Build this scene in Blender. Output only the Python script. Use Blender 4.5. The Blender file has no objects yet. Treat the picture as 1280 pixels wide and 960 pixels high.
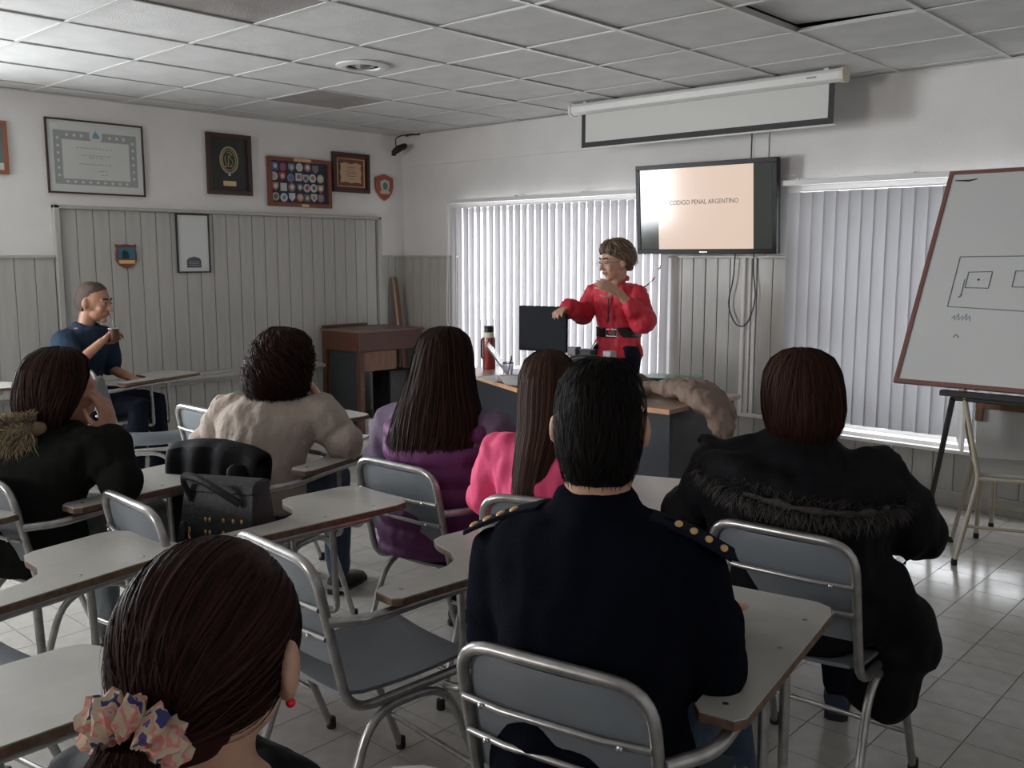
import bpy, bmesh, math, random
import numpy as np
from mathutils import Vector, Matrix, noise
random.seed(7); rng = np.random.default_rng(7)
S = bpy.context.scene; COL = S.collection
PI = math.pi; R_ = math.radians

# ------------------------------------------------------------------ camera, light, exposure
CAM = Vector((6.783, -5.877, 1.5))
cam = bpy.data.cameras.new('camera'); camo = bpy.data.objects.new('camera', cam); COL.objects.link(camo)
camo.location = CAM; camo.rotation_euler = (R_(90 - 7.741), 0, R_(42.62))
cam.sensor_width = 36; cam.lens = 36 * 1177 / 1280; cam.clip_start = 0.03; cam.clip_end = 200
S.camera = camo
S.view_settings.view_transform = 'Standard'; S.view_settings.look = 'None'
S.view_settings.gamma = 1; S.view_settings.use_curve_mapping = False
S.view_settings.exposure = 0.12
S.cycles.use_denoising = True
S.cycles.max_bounces = 8; S.cycles.diffuse_bounces = 4; S.cycles.glossy_bounces = 3; S.cycles.sample_clamp_indirect = 6
w = bpy.data.worlds.new('overcast_sky'); S.world = w; w.use_nodes = True
bg = w.node_tree.nodes['Background']; bg.inputs[0].default_value = (0.92, 0.95, 1.0, 1); bg.inputs[1].default_value = 3.0

def area(name, loc, target, sx, sy, power, color=(1, 1, 1), spread=180):
    l = bpy.data.lights.new(name, 'AREA'); l.shape = 'RECTANGLE'; l.size = sx; l.size_y = sy
    l.energy = power; l.color = color; l.spread = R_(spread)
    o = bpy.data.objects.new(name, l); COL.objects.link(o); o.location = loc
    o.rotation_euler = (Vector(target) - Vector(loc)).to_track_quat('-Z', 'Y').to_euler()
    return o
# daylight coming in through the real window openings of the room
area('daylight_left_window', (-0.12, -5.25, 1.62), (3.0, -5.1, 1.62), 1.7, 1.1, 215, (0.93, 0.97, 1.0))
area('daylight_rear_window', (3.0, -9.1, 1.75), (3.15, -1.0, 1.55), 0.9, 0.9, 75, (1.0, 0.95, 0.92))
area('daylight_front_window_a', (1.83, 0.28, 1.15), (1.83, -3, 1.0), 2.1, 1.5, 66, (0.95, 0.97, 1.0))
area('daylight_front_window_b', (5.0, 0.28, 1.15), (5.0, -3, 0.9), 2.1, 1.5, 44, (0.95, 0.97, 1.0))

# ------------------------------------------------------------------ materials
def mat(name, col, rough=0.6, metal=0.0, noise_amt=0.0, noise_scale=20, bump=0.0, bump_scale=60, spec=0.5, trans=0.0, stretch=None, col2=None, coat=0.0, island=0.0, emit=None):
    m = bpy.data.materials.new(name); m.use_nodes = True; nt = m.node_tree; b = nt.nodes['Principled BSDF']
    b.inputs['Base Color'].default_value = (*col, 1); b.inputs['Roughness'].default_value = rough
    b.inputs['Metallic'].default_value = metal; b.inputs['Specular IOR Level'].default_value = spec
    if coat: b.inputs['Coat Weight'].default_value = coat; b.inputs['Coat Roughness'].default_value = 0.15
    L = nt.links
    tc = nt.nodes.new('ShaderNodeTexCoord'); mp = nt.nodes.new('ShaderNodeMapping'); L.new(tc.outputs['Object'], mp.inputs[0])
    if stretch: mp.inputs['Scale'].default_value = stretch
    c2 = col2 if col2 else tuple(max(0, c * (1 - noise_amt)) for c in col)
    last = None
    if noise_amt or col2:
        n = nt.nodes.new('ShaderNodeTexNoise'); n.inputs['Scale'].default_value = noise_scale; n.inputs['Detail'].default_value = 5
        L.new(mp.outputs[0], n.inputs['Vector'])
        r = nt.nodes.new('ShaderNodeValToRGB'); L.new(n.outputs[0], r.inputs[0])
        r.color_ramp.elements[0].position = 0.35; r.color_ramp.elements[0].color = (*c2, 1)
        r.color_ramp.elements[1].position = 0.65; r.color_ramp.elements[1].color = (*col, 1)
        L.new(r.outputs[0], b.inputs['Base Color']); last = r.outputs[0]
    if island:
        g = nt.nodes.new('ShaderNodeNewGeometry'); mr = nt.nodes.new('ShaderNodeMapRange')
        mr.inputs[3].default_value = 1 - island; mr.inputs[4].default_value = 1 + island
        L.new(g.outputs['Random Per Island'], mr.inputs[0])
        mx = nt.nodes.new('ShaderNodeMix'); mx.data_type = 'RGBA'; mx.blend_type = 'MULTIPLY'; mx.inputs[0].default_value = 1
        if last: L.new(last, mx.inputs[6])
        else: mx.inputs[6].default_value = (*col, 1)
        L.new(mr.outputs[0], mx.inputs[7]); L.new(mx.outputs[2], b.inputs['Base Color'])
    if bump:
        n2 = nt.nodes.new('ShaderNodeTexNoise'); n2.inputs['Scale'].default_value = bump_scale; n2.inputs['Detail'].default_value = 4
        L.new(mp.outputs[0], n2.inputs['Vector'])
        bp = nt.nodes.new('ShaderNodeBump'); bp.inputs['Strength'].default_value = bump; bp.inputs['Distance'].default_value = 0.01
        L.new(n2.outputs[0], bp.inputs['Height']); L.new(bp.outputs[0], b.inputs['Normal'])
    if trans:
        t = nt.nodes.new('ShaderNodeBsdfTranslucent'); t.inputs[0].default_value = (*col, 1)
        ms = nt.nodes.new('ShaderNodeMixShader'); ms.inputs[0].default_value = trans
        L.new(b.outputs[0], ms.inputs[1]); L.new(t.outputs[0], ms.inputs[2]); L.new(ms.outputs[0], nt.nodes['Material Output'].inputs[0])
    if emit:
        b.inputs['Emission Color'].default_value = (*emit[0], 1); b.inputs['Emission Strength'].default_value = emit[1]
    return m
M = dict(
 wall=mat('wall_paint', (0.74, 0.725, 0.71), 0.55, bump=0.25, bump_scale=160, noise_amt=0.06, noise_scale=3),
 ceil=mat('ceiling_tile_mineral', (0.64, 0.64, 0.63), 0.85, bump=0.5, bump_scale=220, noise_amt=0.10, noise_scale=5),
 ceilstain=mat('ceiling_tile_grey', (0.34, 0.32, 0.31), 0.4, bump=0.4, bump_scale=120, noise_amt=0.3, noise_scale=4),
 tgrid=mat('ceiling_grid_metal', (0.60, 0.60, 0.59), 0.35),
 dark=mat('dark_gap', (0.05, 0.048, 0.045), 0.9),
 board=mat('painted_boards', (0.43, 0.42, 0.39), 0.32, noise_amt=0.10, noise_scale=6, bump=0.15, bump_scale=30, stretch=(6, 6, 0.6), island=0.0),
 boardgap=mat('board_backing', (0.20, 0.185, 0.165), 0.8),
 floor=mat('floor_tile_ceramic', (0.45, 0.43, 0.40), 0.16, noise_amt=0.12, noise_scale=14, bump=0.04, bump_scale=20),
 grout=mat('floor_grout', (0.13, 0.115, 0.10), 0.7),
 slat=mat('blind_fabric', (0.60, 0.59, 0.605), 0.7, trans=0.34),
 slat2=mat('blind_fabric_closed', (0.55, 0.55, 0.565), 0.7, trans=0.36),
 rail=mat('white_rail', (0.7, 0.7, 0.7), 0.35),
 blackpl=mat('black_plastic', (0.010, 0.010, 0.012), 0.38, spec=0.3),
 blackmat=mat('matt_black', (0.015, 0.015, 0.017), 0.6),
 monitor=mat('monitor_back', (0.007, 0.009, 0.012), 0.6, spec=0.15),
 screenw=mat('projection_screen', (0.62, 0.62, 0.60), 0.6),
 white=mat('white_plastic', (0.68, 0.68, 0.66), 0.4),
 cream=mat('cream_plastic', (0.62, 0.58, 0.45), 0.4),
 tube=mat('galvanised_tube', (0.46, 0.45, 0.44), 0.30, metal=0.85, noise_amt=0.25, noise_scale=30),
 beigetube=mat('beige_painted_tube', (0.42, 0.37, 0.28), 0.4),
 seat=mat('grey_blue_shell', (0.165, 0.185, 0.205), 0.38, bump=0.05, bump_scale=200, noise_amt=0.12, noise_scale=9),
 lam=mat('tablet_laminate', (0.47, 0.455, 0.42), 0.30, noise_amt=0.10, noise_scale=12),
 lamedge=mat('tablet_particle_core', (0.17, 0.10, 0.065), 0.6, noise_amt=0.5, noise_scale=60),
 rubber=mat('black_rubber', (0.012, 0.011, 0.011), 0.7),
 wooddark=mat('dark_varnished_wood', (0.115, 0.042, 0.022), 0.35, col2=(0.06, 0.022, 0.012), noise_scale=8, stretch=(2, 2, 14)),
 woodmid=mat('mid_brown_wood', (0.25, 0.125, 0.075), 0.4, col2=(0.18, 0.085, 0.05), noise_scale=7, stretch=(8, 8, 1)),
 woodorange=mat('light_beech_edge', (0.60, 0.33, 0.18), 0.35, noise_amt=0.15, noise_scale=10),
 desktop=mat('desk_laminate', (0.42, 0.30, 0.22), 0.3, noise_amt=0.12, noise_scale=10),
 deskpanel=mat('desk_charcoal_panel', (0.020, 0.023, 0.029), 0.35),
 skin=mat('skin', (0.56, 0.32, 0.23), 0.5, noise_amt=0.10, noise_scale=25),
 skindark=mat('skin_tan', (0.40, 0.20, 0.13), 0.5, noise_amt=0.12, noise_scale=25),
 navy=mat('navy_knit', (0.004, 0.005, 0.010), 0.95, bump=0.5, bump_scale=300, spec=0.05),
 navyyoke=mat('navy_woven_yoke', (0.007, 0.009, 0.016), 0.85, bump=0.2, bump_scale=200, spec=0.08),
 navypolo=mat('navy_polo_cotton', (0.015, 0.029, 0.050), 0.85, bump=0.3, bump_scale=40, spec=0.15),
 trousers=mat('dark_navy_trousers', (0.006, 0.008, 0.016), 0.85, bump=0.4, bump_scale=30, spec=0.12),
 jeans=mat('blue_jeans', (0.03, 0.055, 0.10), 0.85, bump=0.3, bump_scale=60, noise_amt=0.3, noise_scale=40),
 greyjeans=mat('grey_jeans', (0.14, 0.16, 0.17), 0.85, bump=0.3, bump_scale=60, noise_amt=0.3, noise_scale=20),
 blackcoat=mat('black_coat_cloth', (0.006, 0.006, 0.008), 0.75, bump=0.5, bump_scale=14, spec=0.12),
 darkcoat=mat('charcoal_coat_wool', (0.011, 0.012, 0.011), 0.95, bump=0.5, bump_scale=16, spec=0.08),
 beigeknit=mat('beige_knit', (0.42, 0.35, 0.30), 0.95, bump=0.7, bump_scale=45, noise_amt=0.10, noise_scale=8),
 beigejkt=mat('beige_jacket_cloth', (0.25, 0.175, 0.14), 0.85, bump=0.5, bump_scale=12, noise_amt=0.15, noise_scale=10),
 purple=mat('purple_quilted_nylon', (0.13, 0.034, 0.125), 0.6, bump=0.3, bump_scale=25, spec=0.25),
 mauve=mat('mauve_sleeve_knit', (0.13, 0.09, 0.15), 0.8, bump=0.4, bump_scale=25),
 pink=mat('pink_cotton', (0.78, 0.075, 0.20), 0.75, bump=0.4, bump_scale=18),
 red=mat('red_blouse', (0.55, 0.022, 0.045), 0.6, bump=0.5, bump_scale=22),
 belt=mat('black_leather', (0.012, 0.011, 0.011), 0.3),
 leather=mat('black_grained_leather', (0.010, 0.011, 0.013), 0.5, bump=0.3, bump_scale=150),
 gold=mat('gold_metal', (0.70, 0.42, 0.12), 0.35, metal=0.7),
 goldcloth=mat('gold_embroidery', (0.75, 0.45, 0.18), 0.5),
 brass=mat('brass_plate', (0.62, 0.42, 0.22), 0.4, metal=0.3),
 hair_dark=mat('hair_dark_brown', (0.024, 0.0105, 0.008), 0.65, spec=0.10, island=0.6),
 hair_black=mat('hair_near_black', (0.007, 0.0055, 0.005), 0.7, spec=0.12, island=0.5),
 hair_red=mat('hair_mahogany', (0.034, 0.012, 0.008), 0.65, spec=0.12, island=0.6),
 hair_auburn=mat('hair_auburn', (0.024, 0.0085, 0.0075), 0.6, spec=0.10, island=0.7),
 hair_choc=mat('hair_chocolate', (0.050, 0.023, 0.015), 0.6, spec=0.15, island=0.6),
 hair_light=mat('hair_streaked_blonde', (0.16, 0.10, 0.065), 0.45, island=0.9),
 hair_buzz=mat('hair_buzz_cut', (0.075, 0.050, 0.038), 0.8, island=0.5),
 fur_tan=mat('fur_tan', (0.20, 0.155, 0.10), 0.85, spec=0.15, island=0.7),
 fur_dark=mat('fur_charcoal', (0.060, 0.054, 0.052), 0.85, spec=0.1, island=0.8),
 lips=mat('lips', (0.36, 0.10, 0.08), 0.5), eye=mat('eye_dark', (0.03, 0.02, 0.015), 0.2), sclera=mat('eye_white', (0.30, 0.27, 0.25), 0.4),
 redbead=mat('red_bead', (0.75, 0.01, 0.03), 0.2), glassrim=mat('glasses_rim', (0.6, 0.6, 0.6), 0.2, metal=0.8),
 steel=mat('brushed_steel', (0.55, 0.55, 0.55), 0.25, metal=0.9),
 redmetal=mat('red_thermos', (0.20, 0.018, 0.018), 0.25, coat=0.5),
 paper=mat('white_paper', (0.66, 0.65, 0.66), 0.7), paperorange=mat('orange_print', (0.75, 0.25, 0.10), 0.7),
 green=mat('green_plastic', (0.02, 0.16, 0.09), 0.4), brownbag=mat('brown_bag', (0.10, 0.06, 0.045), 0.5, bump=0.4, bump_scale=20),
 ink=mat('print_ink', (0.10, 0.11, 0.12), 0.7), inkgrey=mat('print_grey', (0.30, 0.32, 0.31), 0.7), blueprint=mat('emblem_blue', (0.10, 0.28, 0.38), 0.6),
 certp=mat('certificate_paper', (0.60, 0.62, 0.60), 0.5), certin=mat('certificate_inner_paper', (0.60, 0.61, 0.58), 0.5), blackfelt=mat('black_green_felt', (0.018, 0.022, 0.020), 0.5),
 framedark=mat('dark_wood_frame', (0.045, 0.018, 0.014), 0.4), framebrown=mat('reddish_wood_frame', (0.17, 0.045, 0.025), 0.4), frameblack=mat('black_frame', (0.012, 0.013, 0.014), 0.35), frameorange=mat('orange_wood_frame', (0.28, 0.10, 0.05), 0.4),
 boardwhite=mat('whiteboard_enamel', (0.60, 0.61, 0.60), 0.22), boardframe=mat('reddish_board_frame', (0.20, 0.09, 0.075), 0.45),
 marker=mat('marker_ink', (0.16, 0.17, 0.20), 0.6), markerblue=mat('faded_blue_marker', (0.42, 0.48, 0.60), 0.6), markerblack=mat('black_marker', (0.03, 0.03, 0.03), 0.6),
 concrete=mat('outside_ground', (0.35, 0.35, 0.33), 0.9), shoeblue=mat('blue_canvas_shoe', (0.02, 0.035, 0.07), 0.7),
 tealp=mat('teal_enamel', (0.02, 0.14, 0.20), 0.4), pearl=mat('tape_glass', (0.5, 0.5, 0.5), 0.1),
)
def scrunch_mat():
    m = bpy.data.materials.new('scrunchie_print'); m.use_nodes = True; nt = m.node_tree; b = nt.nodes['Principled BSDF']; b.inputs['Roughness'].default_value = 0.8
    tc = nt.nodes.new('ShaderNodeTexCoord'); v = nt.nodes.new('ShaderNodeTexNoise'); v.inputs['Scale'].default_value = 38; v.inputs['Detail'].default_value = 2
    nt.links.new(tc.outputs['Object'], v.inputs['Vector']); r = nt.nodes.new('ShaderNodeValToRGB'); nt.links.new(v.outputs[0], r.inputs[0])
    r.color_ramp.interpolation = 'CONSTANT'; e = r.color_ramp.elements
    e[0].position = 0; e[0].color = (0.04, 0.04, 0.16, 1); e[1].position = 0.42; e[1].color = (0.55, 0.44, 0.32, 1)
    for p, c in ((0.52, (0.62, 0.22, 0.20, 1)), (0.58, (0.52, 0.40, 0.30, 1)), (0.66, (0.10, 0.07, 0.22, 1))):
        x = e.new(p); x.color = c
    nt.links.new(r.outputs[0], b.inputs['Base Color']); return m
M['scrunch'] = scrunch_mat()
def glass_mat():
    m = bpy.data.materials.new('window_glass'); m.use_nodes = True; nt = m.node_tree
    tr = nt.nodes.new('ShaderNodeBsdfTransparent'); gl = nt.nodes.new('ShaderNodeBsdfGlossy'); gl.inputs['Roughness'].default_value = .03
    ms = nt.nodes.new('ShaderNodeMixShader'); ms.inputs[0].default_value = .06
    nt.links.new(tr.outputs[0], ms.inputs[1]); nt.links.new(gl.outputs[0], ms.inputs[2]); nt.links.new(ms.outputs[0], nt.nodes['Material Output'].inputs[0])
    return m
M['glass'] = glass_mat()
def clear_mat():
    m = bpy.data.materials.new('clear_glass'); m.use_nodes = True; nt = m.node_tree; b = nt.nodes['Principled BSDF']
    b.inputs['Transmission Weight'].default_value = 0.85; b.inputs['Roughness'].default_value = 0.05; b.inputs['Base Color'].default_value = (.8, .8, .85, 1); return m
M['clear'] = clear_mat()
M['slide'] = mat('lit_slide', (0.02, 0.02, 0.02), 0.12, emit=((0.86, 0.66, 0.54), 0.80))
M['tvblack'] = mat('tv_glass_black', (0.02, 0.022, 0.022), 0.10, emit=((0.03, 0.035, 0.03), 0.8))
M['slidetext'] = mat('slide_text_dark', (0.05, 0.045, 0.04), 0.4)

# ------------------------------------------------------------------ mesh helpers
class MB:
    def __init__(s): s.v = []; s.f = []
    def add(s, vs, fs):
        o = len(s.v); s.v += [tuple(v) for v in vs]; s.f += [tuple(i + o for i in f) for f in fs]; return s
    def box(s, x0, x1, y0, y1, z0, z1):
        return s.add([(x, y, z) for z in (z0, z1) for y in (y0, y1) for x in (x0, x1)],
                     [(0, 2, 3, 1), (4, 5, 7, 6), (0, 1, 5, 4), (2, 6, 7, 3), (0, 4, 6, 2), (1, 3, 7, 5)])
    def obox(s, c, u, v, w_):   # centre, half vectors
        c, u, v, w_ = map(Vector, (c, u, v, w_)); pts = [c + a * u + b * v + d * w_ for d in (-1, 1) for b in (-1, 1) for a in (-1, 1)]
        return s.add(pts, [(0, 2, 3, 1), (4, 5, 7, 6), (0, 1, 5, 4), (2, 6, 7, 3), (0, 4, 6, 2), (1, 3, 7, 5)])
    def rings(s, rs, cap=True, loop=False):
        n = len(rs[0]); vs = [p for r in rs for p in r]; fs = []
        m = len(rs)
        for i in range(m if loop else m - 1):
            j = (i + 1) % m
            for k in range(n): fs.append((i * n + k, i * n + (k + 1) % n, j * n + (k + 1) % n, j * n + k))
        if cap and not loop: fs.append(tuple(range(n - 1, -1, -1))); fs.append(tuple((m - 1) * n + k for k in range(n)))
        return s.add(vs, fs)
    def ell_loft(s, secs, n=20):  # secs: (cx,cy,cz, a, b) ellipses lying flat
        return s.rings([[(c[0] + c[3] * math.cos(2 * PI * k / n), c[1] + c[4] * math.sin(2 * PI * k / n), c[2]) for k in range(n)] for c in secs])
    def tube(s, pts, r, n=8, loop=False, flat=1.0, round_ends=False):
        pts = [Vector(p) for p in pts]; m = len(pts); rr = r if isinstance(r, (list, tuple)) else [r] * m
        if round_ends and not loop:
            d0 = (pts[0] - pts[1]).normalized(); d1 = (pts[-1] - pts[-2]).normalized(); r0, r1 = rr[0], rr[-1]
            pts = [pts[0] + d0 * r0 * .95, pts[0] + d0 * r0 * .7] + pts + [pts[-1] + d1 * r1 * .7, pts[-1] + d1 * r1 * .95]
            rr = [r0 * .3, r0 * .72] + list(rr) + [r1 * .72, r1 * .3]; m = len(pts)
        up = None; out = []
        for i in range(m):
            if loop: t = pts[(i + 1) % m] - pts[i - 1]
            else: t = pts[min(i + 1, m - 1)] - pts[max(i - 1, 0)]
            t.normalize()
            if up is None:
                up = Vector((0, 0, 1)) if abs(t.z) < .9 else Vector((0, 1, 0))
            a = up - t * up.dot(t)
            if a.length < 1e-4: a = t.orthogonal()
            a.normalize(); b = t.cross(a); up = a
            out.append([pts[i] + (a * math.cos(2 * PI * k / n) * flat + b * math.sin(2 * PI * k / n)) * rr[i] for k in range(n)])
        return s.rings(out, True, loop)
    def ellipsoid(s, c, r, rot=None, nu=16, nv=10):
        vs = []; c = Vector(c)
        for i in range(1, nv):
            ph = PI * i / nv
            for k in range(nu):
                p = Vector((r[0] * math.sin(ph) * math.cos(2 * PI * k / nu), r[1] * math.sin(ph) * math.sin(2 * PI * k / nu), r[2] * math.cos(ph)))
                vs.append(c + (rot @ p if rot else p))
        fs = []
        for i in range(nv - 2):
            for k in range(nu): fs.append((i * nu + k, (i + 1) * nu + k, (i + 1) * nu + (k + 1) % nu, i * nu + (k + 1) % nu))
        t = Vector((0, 0, r[2])); t = rot @ t if rot else t
        vs += [c + t, c - t]; a, b = len(vs) - 2, len(vs) - 1
        for k in range(nu):
            fs.append((a, k, (k + 1) % nu)); fs.append((b, (nv - 2) * nu + (k + 1) % nu, (nv - 2) * nu + k))
        return s.add(vs, fs)
    def prism(s, poly, z0, z1):
        n = len(poly); return s.add([(p[0], p[1], z0) for p in poly] + [(p[0], p[1], z1) for p in poly],
            [tuple(range(n - 1, -1, -1)), tuple(range(n, 2 * n))] + [(k, (k + 1) % n, (k + 1) % n + n, k + n) for k in range(n)])
    def lathe(s, prof, c=(0, 0, 0), n=20):
        return s.rings([[(c[0] + r * math.cos(2 * PI * k / n), c[1] + r * math.sin(2 * PI * k / n), c[2] + z) for k in range(n)] for r, z in prof])
    def xf(s, mtx): s.v = [tuple(mtx @ Vector(v)) for v in s.v]; return s
    def merge(s, o): return s.add(o.v, o.f)
    def mesh(s, name, smooth=False):
        me = bpy.data.meshes.new(name); me.from_pydata(s.v, [], s.f); me.validate(); me.update()
        bm = bmesh.new(); bm.from_mesh(me); bmesh.ops.recalc_face_normals(bm, faces=bm.faces); bm.to_mesh(me); bm.free()
        if smooth: me.shade_smooth()
        return me
def link(name, me, m=None, parent=None, bevel=0, auto=False):
    o = bpy.data.objects.new(name, me); COL.objects.link(o)
    if m is not None and not me.materials: me.materials.append(m)
    if parent is not None: o.parent = parent
    if bevel:
        b = o.modifiers.new('bevel', 'BEVEL'); b.width = bevel; b.segments = 2; b.limit_method = 'ANGLE'; b.angle_limit = R_(40)
    return o
def part(name, mb, m, parent=None, smooth=False, bevel=0):
    me = mb.mesh(name, smooth)
    if smooth: me.set_sharp_from_angle(angle=R_(45))
    return link(name, me, m, parent, bevel)
def tag(o, label, cat, group=None):
    o['label'] = label; o['category'] = cat
    if group: o['group'] = group
    return o
def thing(name, label, cat, loc=(0, 0, 0), rz=0, group=None):
    o = bpy.data.objects.new(name, None); COL.objects.link(o); o.location = loc; o.rotation_euler = (0, 0, R_(rz)); o.empty_display_size = .1
    return tag(o, label, cat, group)
def struct(name, mb, m, parent=None, bevel=0, smooth=False):
    o = part(name, mb, m, parent, smooth, bevel); o['kind'] = 'structure'; return o
def copy_tree(o, parent=None):
    c = o.copy(); COL.objects.link(c); c.parent = parent
    for ch in list(o.children): copy_tree(ch, c)
    return c
def fillet(pts, rad, n=5):
    pts = [Vector(p) for p in pts]; out = [pts[0]]
    for i in range(1, len(pts) - 1):
        p = pts[i]; a = (pts[i - 1] - p); b = (pts[i + 1] - p); r = min(rad, a.length * .45, b.length * .45)
        A = p + a.normalized() * r; B = p + b.normalized() * r
        for k in range(n + 1):
            t = k / n; out.append(A * (1 - t) ** 2 + p * 2 * t * (1 - t) + B * t * t)
    return out + [pts[-1]]
def spline(pts, n=6):
    P = [Vector(p) for p in pts]; P = [P[0] * 2 - P[1]] + P + [P[-1] * 2 - P[-2]]; out = []
    for i in range(1, len(P) - 2):
        for k in range(n):
            t = k / n; a, b, c, d = P[i - 1:i + 3]
            out.append(.5 * ((2 * b) + (c - a) * t + (2 * a - 5 * b + 4 * c - d) * t * t + (3 * b - a - 3 * c + d) * t ** 3))
    return out + [P[-2]]
def fuse(mb, voxel, smooth=3, disp=0.0, dscale=0.15, name='body'):
    me = bpy.data.meshes.new('tmp'); me.from_pydata(mb.v, [], mb.f)
    bm = bmesh.new(); bm.from_mesh(me); bmesh.ops.recalc_face_normals(bm, faces=bm.faces); bm.to_mesh(me); bm.free()
    o = bpy.data.objects.new('tmp', me); COL.objects.link(o)
    r = o.modifiers.new('r', 'REMESH'); r.mode = 'VOXEL'; r.voxel_size = voxel
    if smooth:
        sm = o.modifiers.new('s', 'SMOOTH'); sm.factor = .5; sm.iterations = smooth
    dg = bpy.context.evaluated_depsgraph_get()
    out = bpy.data.meshes.new_from_object(o.evaluated_get(dg)); out.name = name
    bpy.data.objects.remove(o); bpy.data.meshes.remove(me)
    if disp:
        n = len(out.vertices); co = np.empty(n * 3); out.vertices.foreach_get('co', co); no = np.empty(n * 3); out.vertex_normals.foreach_get('vector', no)
        co = co.reshape(-1, 3); no = no.reshape(-1, 3)
        d = np.array([noise.noise(Vector((x / dscale, y / dscale, z / dscale * .6))) + .5 * noise.noise(Vector((x / dscale * 2.3 + 5, y / dscale * 2.3, z / dscale * 1.3))) for x, y, z in co])
        co += no * (d * disp)[:, None]; out.vertices.foreach_set('co', co.ravel()); out.update()
    out.shade_smooth(); return out

# ------------------------------------------------------------------ setting: shell
XR, YB, CH = 7.95, -9.0, 2.59
FLOOR = struct('floor', MB().box(-.2, XR + .2, YB - .2, .2, -.06, -.004), M['grout'])
T = .2075
tile = MB().box(-T / 2 + .0016, T / 2 - .0016, -T / 2 + .0016, T / 2 - .0016, -.004, 0).mesh('floor_tile'); tile.materials.append(M['floor'])
FWD = Vector((-.67095, .72916, -.1347)); RT = Vector((.7359, .6771, 0)); UPV = RT.cross(FWD)
def seen(p):
    d = Vector(p) - CAM; z = d.dot(FWD)
    if z < .4: return None
    return (640 + 1177 * d.dot(RT) / z, 480 - 1177 * d.dot(UPV) / z, z)
cells = []
nx, ny = int(XR / T) + 1, int(-YB / T) + 1
for i in range(nx):
    for j in range(ny):
        x = 6.78 - T * 33 + T / 2 + i * T; y = -3.52 + T * 17 - T / 2 - j * T
        if x > XR + .05 or y < YB - .05 or x < -T / 2 or y > T / 2: continue
        q = seen((x, y, 0)); vis = q and -40 < q[0] < 1320 and 480 < q[1] < 1000
        cells.append((q[2] if vis else 99, x, y))
cells.sort()
rest = MB()
for k, (z, x, y) in enumerate(cells):
    if k < 300:
        o = link('tile', tile, None, FLOOR); o.location = (x, y, 0)
    else: rest.box(x - T / 2 + .0016, x + T / 2 - .0016, y - T / 2 + .0016, y + T / 2 - .0016, -.004, 0)
o = part('tile_field', rest, M['floor'], FLOOR); o['kind'] = 'stuff'

def wall_with_holes(name, axis, c0, c1, a0, a1, z0, z1, holes, m):
    """wall slab spanning a0..a1 along its length, holes=(a,b,zlo,zhi)"""
    mb = MB(); xs = sorted({a0, a1, *[h[0] for h in holes], *[h[1] for h in holes]}); zs = sorted({z0, z1, *[h[2] for h in holes], *[h[3] for h in holes]})
    for i in range(len(xs) - 1):
        for j in range(len(zs) - 1):
            xm, zm = (xs[i] + xs[i + 1]) / 2, (zs[j] + zs[j + 1]) / 2
            if any(h[0] < xm < h[1] and h[2] < zm < h[3] for h in holes): continue
            if axis == 'x': mb.box(xs[i], xs[i + 1], c0, c1, zs[j], zs[j + 1])
            else: mb.box(c0, c1, xs[i], xs[i + 1], zs[j], zs[j + 1])
    me = mb.mesh(name); bm = bmesh.new(); bm.from_mesh(me); bmesh.ops.remove_doubles(bm, verts=bm.verts, dist=1e-5)
    # drop the doubled inner faces
    seenf = {}
    for f in bm.faces: seenf.setdefault(tuple(sorted(v.index for v in f.verts)), []).append(f)
    bmesh.ops.delete(bm, geom=[f for fs in seenf.values() if len(fs) > 1 for f in fs], context='FACES_ONLY')
    bm.to_mesh(me); bm.free(); o = link(name, me, m); o['kind'] = 'structure'; return o
W1 = (.77, 2.90, .38, 1.915); W2 = (3.93, 6.12, .38, 1.915)
WF = wall_with_holes('wall_front', 'x', 0, .2, -.2, XR + .2, -.06, CH + .1, [W1, W2], M['wall'])
WL = wall_with_holes('wall_left', 'y', -.2, 0, YB - .2, 0, -.06, CH + .1, [(-6.1, -4.35, 1.05, 2.2)], M['wall'])
WB = wall_with_holes('wall_rear', 'x', YB - .2, YB, 0, XR, -.06, CH + .1, [(2.5, 3.5, 1.25, 2.25)], M['wall'])
WR = wall_with_holes('wall_right', 'y', XR, XR + .2, YB, 0, -.06, CH + .1, [], M['wall'])
# projecting band above the windows (shallow ledge that stops left of the right window)
struct('trim_1', MB().box(0, 3.57, -.02, 0, 2.31, CH), M['wall'], bevel=.004)
struct('trim_2', MB().box(3.60, 3.70, -.012, 0, 1.5, 2.31), M['wall'], bevel=.003)
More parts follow.
